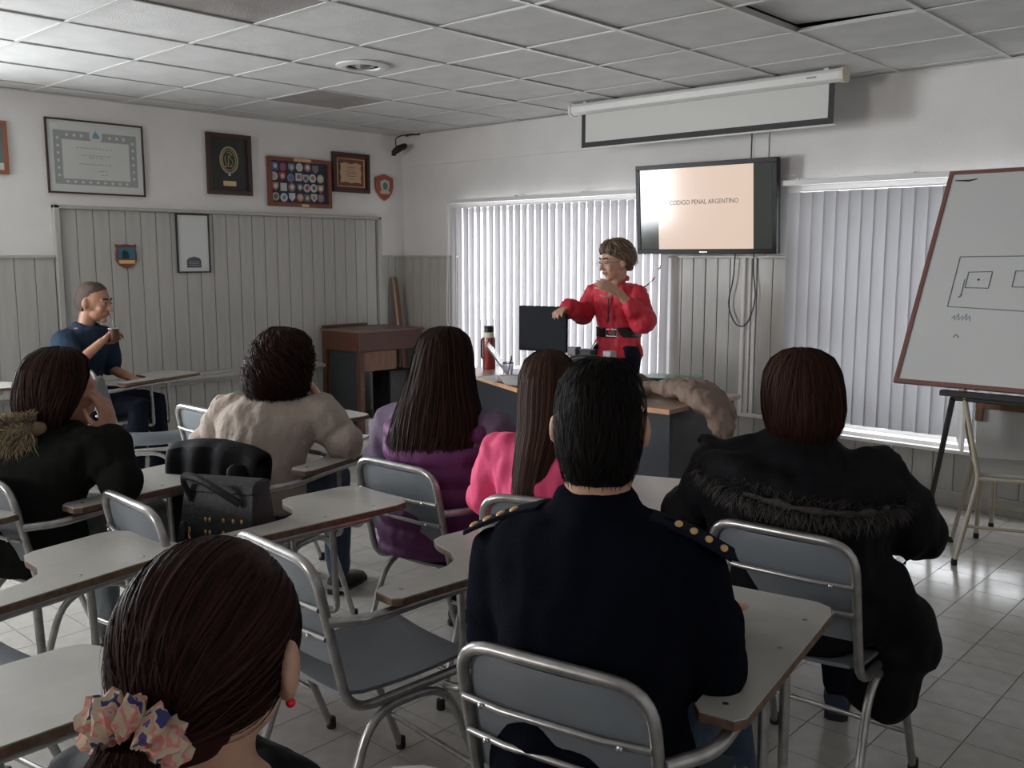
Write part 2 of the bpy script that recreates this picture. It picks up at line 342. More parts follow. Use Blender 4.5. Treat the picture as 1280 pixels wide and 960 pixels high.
# ceiling
CE = struct('ceiling', MB().box(-.1, XR + .1, YB - .1, .1, CH + .05, CH + .1), M['dark'])
gx = [.27 + .61 * k for k in range(-1, 14)]; gy = [-.12 - .63 * k for k in range(-1, 15)]
tl = MB().box(-.298, .298, -.308, .308, 0, .014).mesh('ceiling_tile'); tl.materials.append(M['ceil'])
tg = MB().box(-.298, .298, -.308, .308, 0, .014).mesh('ceiling_tile_grey'); tg.materials.append(M['ceilstain'])
for i in range(len(gx) - 1):
    for j in range(len(gy) - 1):
        x0, x1 = max(gx[i], 0), min(gx[i + 1], XR); y1, y0 = min(gy[j], 0), max(gy[j + 1], YB)
        if x1 - x0 < .03 or y1 - y0 < .03: continue
        cx, cy = (x0 + x1) / 2, (y0 + y1) / 2
        grey = (abs(cx - 1.18) < .25 and abs(cy + 1.69) < .3) or (abs(cx - 3.01) < .25 and abs(cy + 3.58) < .3)
        o = link('ceiling_tile' if not grey else 'ceiling_tile', tg if grey else tl, None, CE)
        o.location = (cx, cy, CH + .004 + random.random() * .003); o.rotation_euler = (random.uniform(-.004, .004), random.uniform(-.004, .004), 0)
        o.scale = ((x1 - x0) / .61, (y1 - y0) / .63, 1)
        if abs(cx - 4.845) < .2 and abs(cy + 1.7) < .3: o.rotation_euler = (0, .035, .0); o.location.z += .022   # the ajar tile above the screen
        if grey: o['label'] = 'grey stained ceiling tile'
for x in gx:
    if 0 < x < XR: part('ceiling_runner', MB().box(x - .012, x + .012, YB, 0, CH - .002, CH + .004).box(x - .002, x + .002, YB, 0, CH, CH + .03), M['tgrid'], CE)
for y in gy:
    if YB < y < 0:
        for x0, x1 in zip([0] + [g for g in gx if 0 < g < XR], [g for g in gx if 0 < g < XR] + [XR]):
            part('ceiling_cross_runner', MB().box(x0 + .012, x1 - .012, y - .011, y + .011, CH - .0005, CH + .0035), M['tgrid'], CE)
part('wall_angle', MB().box(0, .022, YB, 0, CH - .004, CH + .002).box(0, XR, -.022, 0, CH - .004, CH + .002).box(XR - .022, XR, YB, 0, CH - .004, CH + .002), M['tgrid'], CE)

# boards on the walls ----------------------------------------------
def boards_x(par, x0, x1, z0, z1, wd, y=-.001, th=.018):       # on the front wall
    part('board_backing', MB().box(x0, x1, y - .006, y, z0, z1), M['boardgap'], par)
    n = max(1, round((x1 - x0) / wd)); ww = (x1 - x0) / n
    me = MB().box(-ww / 2 + .0019, ww / 2 - .0019, -th, 0, 0, z1 - z0).mesh('board'); me.materials.append(M['board'])
    for k in range(n):
        o = link('board', me, None, par, bevel=.004); o.location = (x0 + (k + .5) * ww, y - random.random() * .002, z0)
def boards_y(par, y0, y1, z0, z1, wd, x=.001, th=.018):
    part('board_backing', MB().box(x, x + .006, y0, y1, z0, z1), M['boardgap'], par)
    n = max(1, round((y1 - y0) / wd)); ww = (y1 - y0) / n
    me = MB().box(0, th, -ww / 2 + .0019, ww / 2 - .0019, 0, z1 - z0).mesh('board'); me.materials.append(M['board'])
    for k in range(n):
        o = link('board', me, None, par, bevel=.004); o.location = (x + random.random() * .002, y0 + (k + .5) * ww, z0)
# front wall: wainscot left of, between, beneath and right of the windows
boards_x(WF, .03, .72, .10, 1.49, .115); boards_x(WF, 2.96, 3.545, .42, 1.485, .104); boards_x(WF, 3.655, 3.88, .42, 1.485, .11)
boards_x(WF, .72, 2.96, .10, .36, .12); boards_x(WF, 2.96, 3.9, .10, .40, .12); boards_x(WF, 3.9, 6.2, .10, .345, .12); boards_x(WF, 6.2, XR, .10, 1.49, .115)
struct('trim_3', MB().box(.02, .74, -.034, 0, 1.485, 1.505).box(2.94, 3.9, -.034, 0, 1.483, 1.505).box(6.18, XR, -.034, 0, 1.485, 1.505), M['board'], bevel=.004)
struct('trim_4', MB().box(3.55, 3.575, -.045, 0, .40, 1.49).box(3.60, 3.615, -.035, 0, .40, 1.49).box(3.575, 3.60, -.02, 0, .40, 1.49).box(3.625, 3.65, -.03, 0, .40, 1.49), M['wall'], bevel=.004)
struct('trim_5', MB().box(2.94, 3.92, -.05, 0, .395, .42), M['wall'], bevel=.005)
struct('baseboard_front', MB().box(0, XR, -.028, 0, 0, .10), M['board'], bevel=.005)
# left wall
AY0, AY1 = -3.16, -.33
boards_y(WL, AY0 + .02, AY1 - .02, .60, 1.825, .118, x=.0005)
boards_y(WL, YB, -6.2, .10, 1.49, .13); boards_y(WL, -6.2, -4.25, .10, .98, .13); boards_y(WL, -4.25, AY0 - .03, .10, 1.49, .13); boards_y(WL, AY1 + .03, -.03, .10, 1.49, .1); boards_y(WL, AY0 - .03, AY1 + .03, .10, .53, .118)
fr = MB().box(0, .05, AY0 - .025, AY0 + .012, .55, 1.85).box(0, .05, AY1 - .012, AY1 + .025, .55, 1.85).box(0, .05, AY0 - .025, AY1 + .025, 1.825, 1.85)
struct('trim_6', fr, M['board'], bevel=.004)
struct('trim_7', MB().box(0, .036, -4.25, AY0 - .03, 1.485, 1.505).box(0, .036, AY1 + .03, -.02, 1.485, 1.505).box(0, .036, YB, -6.2, 1.485, 1.505), M['board'], bevel=.004)
struct('trim_8', MB().box(0, .085, -4.2, AY1 + .04, .545, .575).box(0, .05, -4.2, AY1 + .04, .515, .545), M['board'], bevel=.006)
struct('trim_9', MB().box(0, .03, -.03, 0, .1, 1.5), M['board'], bevel=.004)
struct('baseboard_left', MB().box(0, .03, YB, 0, 0, .10), M['board'], bevel=.005)

# windows ------------------------------------------------------------
def window(n, x0, x1, z0, z1, ax='x', c=.12):
    mb = MB(); t = .035
    def bx(a0, a1, b0, b1, d=.02):
        if ax == 'x': mb.box(a0, a1, c - d, c + d, b0, b1)
        else: mb.box(c - d, c + d, a0, a1, b0, b1)
    bx(x0, x0 + t, z0, z1); bx(x1 - t, x1, z0, z1); bx(x0 + t, x1 - t, z0, z0 + t); bx(x0 + t, x1 - t, z1 - t, z1)
    mids = [x0 + (x1 - x0) * k / 3 for k in (1, 2)]
    for xm in mids: bx(xm - .018, xm + .018, z0 + t, z1 - t)
    f = part('window_frame', mb, M['white']); f.name = 'window_%d' % n; f['kind'] = 'structure'
    edges = [x0 + t] + [e for xm in mids for e in (xm - .018, xm + .018)] + [x1 - t]
    for a, b in zip(edges[::2], edges[1::2]):
        g = MB()
        if ax == 'x': g.box(a, b, c - .002, c + .002, z0 + t, z1 - t)
        else: g.box(c - .002, c + .002, a, b, z0 + t, z1 - t)
        part('pane', g, M['glass'], f)
    return f
window(1, *W1); window(2, *W2); window(3, -6.1, -4.35, 1.05, 2.2, 'y', -.1); window(4, 2.5, 3.5, 1.25, 2.25, 'x', YB - .1)
struct('trim_10', MB().box(W1[0] - .03, W1[1] + .03, -.04, .1, .355, .38).box(W2[0] - .03, W2[1] + .03, -.04, .1, .33, .355), M['wall'], bevel=.005)
g_ = struct('ground_outside', MB().box(-12, 20, .6, 16, -.4, -.3), M['concrete'])
# vertical blinds
def blind(label, x0, x1, z0, z1, pitch, phi, m, railx):
    t = thing('vertical_blind', label, 'blind', ((x0 + x1) / 2, -.085, z1)); cx = (x0 + x1) / 2
    part('head_rail', MB().box(railx[0] - cx, railx[1] - cx, -.018, .022, 1.952 - z1, 1.985 - z1), M['rail'], t, bevel=.003)
    for k in range(4):
        xx = railx[0] - cx + .1 + k * (railx[1] - railx[0] - .2) / 3
        part('bracket', MB().box(xx - .012, xx + .012, -.005, .085, 1.985 - z1, 1.995 - z1), M['rail'], t)
    n = int(round((x1 - x0) / pitch)); w_ = .089; me = MB()
    pr = [(-w_ / 2 + w_ * k / 6, .006 * math.cos(PI * (k / 6 - .5))) for k in range(7)]
    L = z1 - z0
    for zt in (0, -L):
        pass
    vs = [(a, b, z) for z in (-L, 0) for a, b in pr] + [(a, b - .0012, z) for z in (-L, 0) for a, b in pr]
    fs = [(k, k + 1, k + 8, k + 7) for k in range(6)] + [(k + 14, k + 21, k + 22, k + 15) for k in range(6)]
    fs += [(k, k + 14, k + 15, k + 1) for k in range(6)] + [(k + 7, k + 8, k + 22, k + 21) for k in range(6)] + [(0, 7, 21, 14), (6, 20, 27, 13)]
    me = MB().add(vs, fs).mesh('slat', True); me.set_sharp_from_angle(angle=R_(50)); me.materials.append(m)
    for k in range(n + 1):
        o = link('slat', me, None, t); o.location = (x0 + k * pitch - cx, 0, random.uniform(-.003, .003)); o.rotation_euler = (0, 0, R_(phi + random.uniform(-4, 4)))
    part('hanger_row', MB().box(x0 - cx, x1 - cx, -.004, .004, .004, .012), M['rail'], t)
    return t
b1 = blind('grey vertical blind with open gaps, behind the lecturer in red', .76, 2.94, .46, 1.915, .0755, -20, M['slat'], (.69, 2.98))
b2 = blind('closed grey vertical blind to the right of the television, behind the whiteboard', 3.94, 6.15, .44, 1.905, .080, 8, M['slat2'], (3.85, 6.22))
part('pull_cord', MB().tube(spline([(-1.17, -.005, .02), (-1.165, -.01, -.5), (-1.17, -.015, -.95), (-1.155, -.01, -1.02), (-1.145, -.01, -.95), (-1.155, 0, -.3), (-1.15, 0, .02)]), .003, 6), M['rail'], b1, True)

# ------------------------------------------------------------------ chair
def make_chair(tablet=True):
    t = thing('tablet_chair', 'grey chair', 'chair'); rt = .0125
    back = fillet([(-.19, .215, .425), (-.193, -.19, .415), (-.193, -.275, .80), (.193, -.275, .80), (.193, -.19, .415), (.19, .215, .425)], .075, 6)
    part('frame', MB().tube(back + [], rt, 10).tube([(-.195, .205, .425), (.195, .205, .425)], rt, 8), M['tube'], t, True)
    # backrest panel, slightly curved
    def sheet(rows, th):
        n = len(rows[0]); vs = [p for r in rows for p in r]; N = len(vs); vs2 = [(x, y + th[1], z + th[2]) for x, y, z in vs]; m = len(rows); fs = []
        for i in range(m - 1):
            for k in range(n - 1):
                a = i * n + k; fs.append((a, a + 1, a + n + 1, a + n)); fs.append((a + N, a + n + N, a + n + 1 + N, a + 1 + N))
        bd = [k for k in range(n)] + [i * n + n - 1 for i in range(1, m)] + [(m - 1) * n + k for k in range(n - 2, -1, -1)] + [i * n for i in range(m - 2, 0, -1)]
        for a, b in zip(bd, bd[1:] + bd[:1]): fs.append((a, a + N, b + N, b))
        return MB().add(vs + vs2, fs)
    def yb(z): return -.19 - .085 * (z - .415) / .385
    rows = []
    for i, z in enumerate([.535, .60, .66, .72, .765, .785]):
        hw = .182 if i < 4 else (.172 if i == 4 else .155)
        rows.append([(hw * (k / 4 - 1), yb(z) - .016 * (1 - (k / 4 - 1) ** 2) * (1 if z < .78 else .6) + .004, z) for k in range(9)])
    part('backrest', sheet(rows, (0, .008, 0)), M['seat'], t, True)
    for z in (.615, .69):
        cb = part('crossbar', MB().tube([(-.19, yb(z) - .012, z), (-.1, yb(z) - .026, z), (.1, yb(z) - .026, z), (.19, yb(z) - .012, z)], .007, 8), M['tube'], t, True)
        [part('bolt', MB().ellipsoid((q, yb(z) - .031, z), (.006, .004, .006), nu=8, nv=6), M['steel'], cb, True) for q in (-.14, .14)]
    rows = []
    for i in range(9):
        y = -.20 + .42 * i / 8; dz = .012 * math.cos((i / 8 - .45) * PI) * -1 + (-.02 if i == 8 else 0); hw = .188 - (.02 if i in (0, 8) else 0)
        rows.append([(hw * (k / 4 - 1), y, .446 + dz + .010 * (k / 4 - 1) ** 2) for k in range(9)])
    part('seat', sheet(rows, (0, 0, .010)), M['seat'], t, True)
    for sx in (-1, 1):
        pts = fillet([(sx * .215, -.275, .012), (sx * .20, -.13, .402), (sx * .20, .10, .402), (sx * .215, .245, .012)], .09, 6)
        lg = part('leg', MB().tube(pts, .0115, 10), M['tube'], t, True)
        for p in ((sx * .2155, -.279, 0), (sx * .2155, .2475, 0)):
            part('rubber_foot', MB().lathe([(.014, 0), (.0155, .006), (.0145, .034), (.012, .036)], p, 12), M['rubber'], lg, True)
    part('stretcher', MB().tube([(-.21, -.235, .12), (.21, -.235, .12)], .008, 8), M['tube'], t, True)
    part('stretcher', MB().tube([(-.205, .205, .13), (.205, .205, .13)], .008, 8), M['tube'], t, True)
    if tablet:
        part('armrest', MB().tube(fillet([(.205, yb(.66), .66), (.262, -.16, .665), (.262, .0, .674), (.262, .38, .676)], .06, 6), .0135, 10), M['tube'], t, True)
        for yy in (.10, .24):
            part('support', MB().tube(fillet([(.262, yy, .67), (.262, yy + .01, .40), (.205, yy - .01, .405)], .03, 5), .0105, 10), M['tube'], t, True)
        pts = [(.295, -.10), (.298, .47), (.285, .51), (.25, .53), (.02, .53), (-.02, .51), (-.035, .47), (-.035, .27), (-.02, .235), (.02, .215), (.10, .20), (.155, .17), (.185, .12), (.195, .05), (.198, -.10), (.215, -.122), (.28, -.122)]
        core = part('tablet', MB().prism(pts, .688, .706), M['lamedge'], t, bevel=.002)
        lam = part('laminate_top', MB().prism([(.2465 + (x - .2465) * .985 if y < 0 else x * .99 + .001, y * .992 + .001) for x, y in pts], .706, .7085), M['lam'], core)
        [part('screw', MB().lathe([(.006, .7085), (.006, .7095), (.003, .710)], q, 10), M['steel'], core) for q in ((.245, -.07, 0), (.255, .40, 0), (.255, .22, 0))]
    return t
proto = make_chair(True); protoN = make_chair(False)
CHAIRS = [
 ('empty grey tablet chair in the foreground, between the ponytailed head and the navy officer', 4.88, -4.37, -5),
 ('tablet chair the short-haired officer in navy sits on, large backrest at the bottom', 5.735, -4.425, 10),
 ('tablet chair with the black studded handbag on its seat', 4.20, -4.41, -3),
 ('empty tablet chair at the left edge whose tablet lies in front of the handbag chair', 4.24, -5.20, 10),
 ('tablet chair at the bottom left corner, mostly cut off, beside the ponytailed head', 4.90, -5.62, 0),
 ('tablet chair of the woman in the tan fur-collared coat at left', 3.50, -4.60, 8),
 ('tablet chair at the left edge, cut off, behind the fur-collared woman', 3.47, -5.34, 2),
 ('tablet chair of the woman in the beige sweater, black coat over its backrest', 3.60, -3.84, 16),
 ('empty tablet chair to the left of the woman in the beige sweater', 2.80, -3.43, 0),
 ('tablet chair of the long-haired woman in the purple vest', 4.37, -3.58, 2),
 ('tablet chair of the woman in the pink top, partly hidden behind the officer', 4.96, -3.62, 22),
 ('tablet chair under the woman in the black coat at right', 5.69, -3.42, 3),
 ('tablet chair by the boarded wall where the man drinking mate sits', .72, -3.17, 16),
 ('tablet chair at the far left edge beside the boarded wall', .10 + .3, -4.20, 0),
 ('tablet chair of the ponytailed woman in the foreground, hidden below the frame', 5.92, -5.45, 22),
]
chairs = []
for i, (lb, x, y, a) in enumerate(CHAIRS):
    o = proto if i == 0 else copy_tree(protoN if 'black coat at right' in lb else proto)
    o.location = (x, y, 0); o.rotation_euler = (0, 0, R_(a)); tag(o, lb, 'chair', 'tubular tablet-arm chairs of the audience'); chairs.append(o)
protoN.name = 'chair'; protoN.rotation_euler = (0, 0, R_(-32)); protoN.location = (1.6, -3.34, 0); tag(protoN, 'small grey empty chair in front of the fur-collared woman, near the wall', 'chair')
#@@PART2
# ------------------------------------------------------------------ things on the left wall (u along +Y, w out of the wall)
def wall_item(name, label, cat, y0, y1, z0, z1, x=0.0, group=None, tilt=0):
    o = thing(name, label, cat, (x, (y0 + y1) / 2, (z0 + z1) / 2), 0, group)
    o.rotation_euler = (0, R_(tilt), 0); return o
def frame_parts(t, wd, ht, fw, m, dep=.022, back=None, mback=None):
    a, b = wd / 2, ht / 2
    mb = MB().box(.002, dep, -a, a, b - fw, b).box(.002, dep, -a, a, -b, -b + fw).box(.002, dep, -a, -a + fw, -b + fw, b - fw).box(.002, dep, a - fw, a, -b + fw, b - fw)
    part('frame', mb, m, t, bevel=.002)
    part(back or 'backing', MB().box(.003, .010, -a + fw, a - fw, -b + fw, b - fw), mback, t)
def ell_plate(cy, cz, ry, rz, x0, x1, n=28):
    return MB().rings([[(x, cy + ry * math.cos(2 * PI * k / n), cz + rz * math.sin(2 * PI * k / n)) for k in range(n)] for x in (x0, x1)])
def poly_plate(pts, x0, x1): return MB().rings([[(x, p[0], p[1]) for p in pts] for x in (x0, x1)])
def ring_plate(cy, cz, ry, rz, wd, x0, x1, n=36):
    vs = []; fs = []
    for x in (x0, x1):
        for q in (1, 0):
            for k in range(n):
                a = 2 * PI * k / n; vs.append((x, cy + (ry - q * wd) * math.cos(a), cz + (rz - q * wd) * math.sin(a)))
    for k in range(n):
        j = (k + 1) % n; fs += [(k, j, j + n, k + n), (2 * n + k, 3 * n + k, 3 * n + j, 2 * n + j), (n + k, n + j, 3 * n + j, 3 * n + k), (k, 2 * n + k, 2 * n + j, j)]
    return MB().add(vs, fs)
# certificate
t = wall_item('framed_certificate', 'large certificate with grey ornate border and blue emblem in a thin dark frame', 'picture', -3.20, -2.51, 1.93, 2.436, .006)
frame_parts(t, .69, .506, .012, M['framedark'], .02, 'mat_board', M['certp'])
bd = MB()
for a in (-1, 1): bd.box(.010, .0108, a * .265 - .028, a * .265 + .028, -.19, .175)
bd.box(.010, .0108, -.237, .237, .115, .175).box(.010, .0108, -.237, .237, -.19, -.150)
part('ornate_border', bd, M['inkgrey'], t)
orn = MB()
for k in range(9): orn.add(*(lambda e: (e.v, e.f))(ell_plate(-.21 + k * .0525, -.17, .011, .009, .0108, .0112, 8)))
for k in range(6):
    for a in (-1, 1): orn.add(*(lambda e: (e.v, e.f))(ell_plate(a * .265, -.13 + k * .05, .010, .010, .0108, .0112, 8)))
for k in (-4, -3, -2, 2, 3, 4): orn.add(*(lambda e: (e.v, e.f))(ell_plate(k * .05, .146, .010, .011, .0108, .0112, 8)))
o = part('border_ornament', orn, M['certp'], t); o['kind'] = 'stuff'
part('inner_sheet', MB().box(.010, .0106, -.236, .236, -.149, .114), M['certin'], t)
part('emblem_wreath', ell_plate(0, .155, .045, .055, .0109, .0116), M['certp'], t)
part('emblem', poly_plate([(-.026, .135), (.026, .135), (.020, .16), (.006, .175), (0, .19), (-.006, .175), (-.02, .16)], .0116, .012), M['blueprint'], t)
def text(body, size, m, parent, loc, rot, name='lettering', align='CENTER', ext=.0004):
    c = bpy.data.curves.new(name, 'FONT'); c.body = body; c.size = size; c.align_x = align; c.extrude = ext; c.resolution_u = 2
    o = bpy.data.objects.new('tmp', c); COL.objects.link(o); dg = bpy.context.evaluated_depsgraph_get(); me = bpy.data.meshes.new_from_object(o.evaluated_get(dg)); bpy.data.objects.remove(o); me.materials.clear()
    o = link(name, me, m, parent); o.location = loc; o.rotation_euler = rot; return o
WROT = (R_(90), 0, R_(90))
ln = MB()
for z, hw in ((.062, .14), (.012, .11), (-.004, .055), (-.048, .125), (-.092, .05), (-.118, .03)):
    for k in range(int(hw * 2 / .026)):
        a = -hw + k * .026 + (.06 if z < -.08 else 0); ln.box(.0106, .0109, a, a + random.uniform(.012, .022), z, z + .006)
o = part('written_lines', ln, M['inkgrey'], t); o['kind'] = 'stuff'
part('glass', MB().box(.0175, .0178, -.333, .333, -.241, .241), M['glass'], t)
# black plaque
t = wall_item('framed_plaque', 'tall black plaque with an oval emblem and small gold plate in a dark frame', 'plaque', -2.005, -1.614, 1.977, 2.448, .004)
frame_parts(t, .39, .47, .035, M['framedark'], .03, 'felt_panel', M['blackfelt'])
part('oval_ring', ring_plate(0, .035, .082, .105, .014, .010, .014), mat('aged_gold', (.30, .27, .16), .5), t)
part('inner_ring', ring_plate(0, .035, .060, .080, .004, .010, .013), M['brass'], t)
def tube_x(pts, r): return MB().tube([(.014, p[0], p[1]) for p in pts], r, 5)
aged = bpy.data.materials['aged_gold']
mono = MB()
for q in ([(-.03, .07), (-.035, .03), (-.02, -.005), (0, .01)], [(.03, .07), (.015, .085), (.002, .06), (.02, .04), (.033, .015), (.01, -.01)], [(-.02, .085), (0, .095), (.02, .085)], [(-.005, .07), (-.008, .0)], [(-.035, -.015), (.035, -.015)]):
    mono.merge(tube_x(spline([(a, b, 0) for a, b in q], 4), .0035))
part('monogram', mono, aged, t, True)
part('crest_tip', poly_plate([(-.012, -.085), (.012, -.085), (0, -.062)], .010, .015), M['paper'], t)
part('gold_plate', MB().box(.010, .013, -.056, .056, -.165, -.127), M['brass'], t, bevel=.001)
# badge collection
t = wall_item('badge_display', 'reddish wooden display case holding rows of round and shield badges', 'display case', -1.467, -.84, 1.907, 2.308, .004)
frame_parts(t, .627, .401, .034, M['framebrown'], .035, 'velvet_backing', mat('dark_blue_velvet', (.035, .04, .07), .8))
cols = [(.35, .06, .06), (.42, .44, .48), (.10, .14, .30), (.50, .50, .46), (.30, .14, .12), (.45, .42, .28), (.16, .20, .26), (.55, .55, .58), (.42, .20, .10), (.12, .12, .13)]
cm = [mat('badge_enamel', c, .5) for c in cols]
pat = [(-.24, 2), (-.16, 0), (-.08, 6), (0, 3), (.08, 4), (.16, 6)], [(-.25, 3), (-.17, 0), (-.09, 6), (-.01, 3), (.06, 1), (.13, 7), (.21, 5)], [(-.24, 8), (-.16, 3), (-.08, 4), (0, 9), (.07, 1), (.14, 7), (.21, 8)], [(-.24, 5), (-.16, 7), (-.08, 7), (0, 8), (.07, 9), (.14, 3), (.21, 6)]
for r, row in enumerate(pat):
    for k, (y, c) in enumerate(row):
        z = .125 - r * .082 + random.uniform(-.006, .006)
        if (r + k) % 3 == 2: pl = poly_plate([(y - .03, z + .032), (y + .03, z + .032), (y + .03, z - .008), (y, z - .036), (y - .03, z - .008)], .010, .015)
        elif (r * 2 + k) % 5 == 0: pl = poly_plate([(y - .03, z - .032), (y + .03, z - .032), (y + .03, z + .032), (y - .03, z + .032)], .010, .015)
        else: pl = ell_plate(y, z, .034, .035, .010, .015, 20)
        b_ = part('badge', pl, cm[c], t)
        part('badge_centre', ell_plate(y, z + .002, .018, .019, .015, .0165, 14), cm[(c * 3 + r + k + 1) % 10], b_)
part('brass_label', MB().box(.035, .037, -.07, .10, .172, .197), M['brass'], t); part('brass_label', MB().box(.035, .037, .0, .07, -.197, -.177), M['brass'], t)
# brown plaque
t = wall_item('framed_plaque', 'square brown wooden plaque with a tan engraved scroll plate', 'plaque', -.818, -.417, 2.053, 2.393, .004)
frame_parts(t, .40, .34, .030, M['framedark'], .035, 'panel', M['framebrown'])
part('inner_bead', MB().box(.010, .018, -.150, -.143, -.12, .12).box(.010, .018, .143, .150, -.12, .12).box(.010, .018, -.143, .143, .115, .12).box(.010, .018, -.143, .143, -.12, -.115), M['brass'], t)
sc_ = [(-.115, .075), (-.06, .088), (0, .075), (.06, .088), (.115, .075), (.105, .04), (.118, 0), (.105, -.04), (.115, -.085), (.05, -.078), (0, -.09), (-.05, -.078), (-.115, -.085), (-.105, -.04), (-.118, 0), (-.105, .04)]
part('scroll_plate', poly_plate(sc_, .010, .016), mat('tan_plate', (.50, .33, .20), .45), t)
ln = MB()
for z, hw in ((.045, .05), (.028, .035), (.005, .06), (-.012, .055), (-.030, .05), (-.055, .03)): ln.box(.016, .0165, -hw, hw, z, z + .004)
o = part('engraved_lines', ln, M['framedark'], t); o['kind'] = 'stuff'
# shield on the wall near the corner
def shield(w_, h, top=.0): return [(-w_ * .5, h * .36), (-w_ * .28, h * .43), (0, h * .5), (w_ * .28, h * .43), (w_ * .5, h * .36), (w_ * .5, 0), (w_ * .40, -h * .22), (w_ * .2, -h * .41), (0, -h * .5), (-w_ * .2, -h * .41), (-w_ * .40, -h * .22), (-w_ * .5, 0)]
t = wall_item('wooden_shield', 'small reddish wooden shield with a silver crest beside the corner', 'shield', -.342, -.135, 1.999, 2.235, .004)
part('shield_board', poly_plate(shield(.205, .236), 0, .018), mat('red_wood', (.30, .07, .045), .4), t, bevel=.003)
part('crest', poly_plate([(p[0], p[1] + .01) for p in shield(.10, .125)], .018, .024), M['pearl'], t); part('crest_centre', ell_plate(0, .012, .028, .034, .024, .027, 18), mat('crest_green', (.10, .16, .13), .5), t)
part('ribbon', poly_plate([(-.06, -.045), (-.045, -.058), (.045, -.058), (.06, -.045), (.05, -.03), (-.05, -.03)], .018, .023), M['brass'], t)
# partial brown frame at the left edge
t = wall_item('framed_picture', 'orange-brown wooden frame cut off at the left edge above the wainscot', 'picture', -3.86, -3.445, 2.035, 2.38, .004)
frame_parts(t, .415, .345, .026, M['frameorange'], .025, 'print', mat('grey_print', (.14, .17, .18), .5)); part('print_band', MB().box(.010, .0106, -.18, .18, -.145, -.10), M['certp'], t)
# white framed print within the boarded recess
t = wall_item('framed_print', 'narrow white print with a dark arched shape in a black frame on the boards', 'picture', -2.293, -2.017, 1.372, 1.82, .022)
frame_parts(t, .276, .448, .011, M['frameblack'], .02, 'white_sheet', M['certp'])
part('arch_print', poly_plate([(-.06, -.185), (.06, -.185), (.06, -.13), (.045, -.112), (0, -.100), (-.045, -.112), (-.06, -.13)], .010, .0106), mat('slate_print', (.075, .085, .095), .6), t)
ln = MB()
for k in range(3): ln.box(.0106, .0109, -.045, .045, -.142 - k * .014, -.138 - k * .014)
o = part('print_lines', ln, M['inkgrey'], t); o['kind'] = 'stuff'
# small teal shield in the recess
t = wall_item('wooden_shield', 'small wooden shield with a teal picture and tan band on the boards', 'shield', -2.765, -2.61, 1.41, 1.59, .022)
sp = [(-.078, .085), (-.05, .078), (0, .085), (.05, .078), (.078, .085), (.07, .05), (.078, .02), (.078, -.03), (.05, -.07), (0, -.09), (-.05, -.07), (-.078, -.03), (-.078, .02), (-.07, .05)]
part('shield_board', poly_plate(sp, 0, .016), M['framebrown'], t, bevel=.002)
part('teal_picture', poly_plate([(-.06, .06), (.06, .06), (.062, -.025), (-.062, -.025)], .016, .019), M['tealp'], t)
part('dark_figure', poly_plate([(-.035, -.02), (-.03, .03), (-.015, .045), (0, .03), (.012, .035), (.015, -.02)], .019, .0205), M['blackmat'], t)
part('tan_band', poly_plate([(-.062, -.03), (.062, -.03), (.055, -.055), (-.055, -.055)], .016, .0195), M['goldcloth'], t)
# corner camera
t = thing('security_camera', 'small black camera hanging on a bent cable in the ceiling corner', 'camera', (.17, -.17, 2.49))
part('cable', MB().tube(spline([(.03, .10, .098), (-.02, .03, .085), (-.06, -.0, .06), (-.06, -.005, .01), (-.055, 0, -.02)]), .005, 6), M['blackmat'], t, True)
part('housing', MB().tube([(-.05, -.03, -.06), (-.02, .0, -.03), (.02, .03, -.01)], [.028, .032, .026], 12, round_ends=True), M['blackpl'], t, True)
part('lens', MB().lathe([(.018, 0), (.022, .006), (.02, .018), (.012, .02)], (-.055, -.035, -.095), 12), M['blackpl'], t, True)
part('broken_ceiling_edge', MB().tube([(-.06, .12, .094), (.02, .09, .095), (.12, .12, .094)], .009, 5), M['dark'], t)
# downlight
t = thing('downlight', 'round white recessed ceiling downlight, unlit', 'light', (2.33, -2.31, CH))
part('trim_ring', MB().lathe([(.155, .002), (.155, -.006), (.12, -.016), (.098, -.012), (.096, .0)], n=32), M['white'], t, True)
part('reflector', MB().lathe([(.096, .0), (.07, .001), (.0701, -.002), (.0955, -.002)], n=28), M['steel'], t, True)
part('bulb', MB().ellipsoid((0, 0, -.006), (.045, .045, .012)), M['clear'], t, True)

# ------------------------------------------------------------------ projector screen
t = thing('projection_screen', 'pull-down projection screen with black border under the ceiling above the television', 'screen', (3.36, -.40, 2.56))
hw = 1.0
prof = [(.045, .02), (.045, -.03), (.03, -.05), (-.02, -.055), (-.045, -.04), (-.05, .0), (-.035, .02)]
part('housing', MB().rings([[(x, a, b) for a, b in prof] for x in (-hw, hw)]), M['white'], t, bevel=.004)
for s_ in (-1, 1): part('end_cap', MB().rings([[(x, a * 1.12, b * 1.12) for a, b in prof] for x in (s_ * hw, s_ * (hw + .022))]), M['cream'] if s_ > 0 else M['white'], t, bevel=.003)
part('fabric', MB().box(-.937, .937, .016, .018, -.27, -.045), M['screenw'], t)
part('black_border', MB().box(-.945, -.912, .014, .020, -.285, -.045).box(.912, .945, .014, .020, -.285, -.045).box(-.912, .912, .014, .020, -.285, -.248), M['blackmat'], t)
part('weight_bar', MB().box(-.96, .96, .010, .024, -.296, -.285), M['white'], t, bevel=.003)
part('logo_plate', MB().box(.80, .86, -.0505, -.049, -.022, -.012), M['inkgrey'], t)
for s_ in (-1, 1): part('hanger', MB().box(s_ * .9 - .015, s_ * .9 + .015, -.01, .01, .015, .034), M['rail'], t)

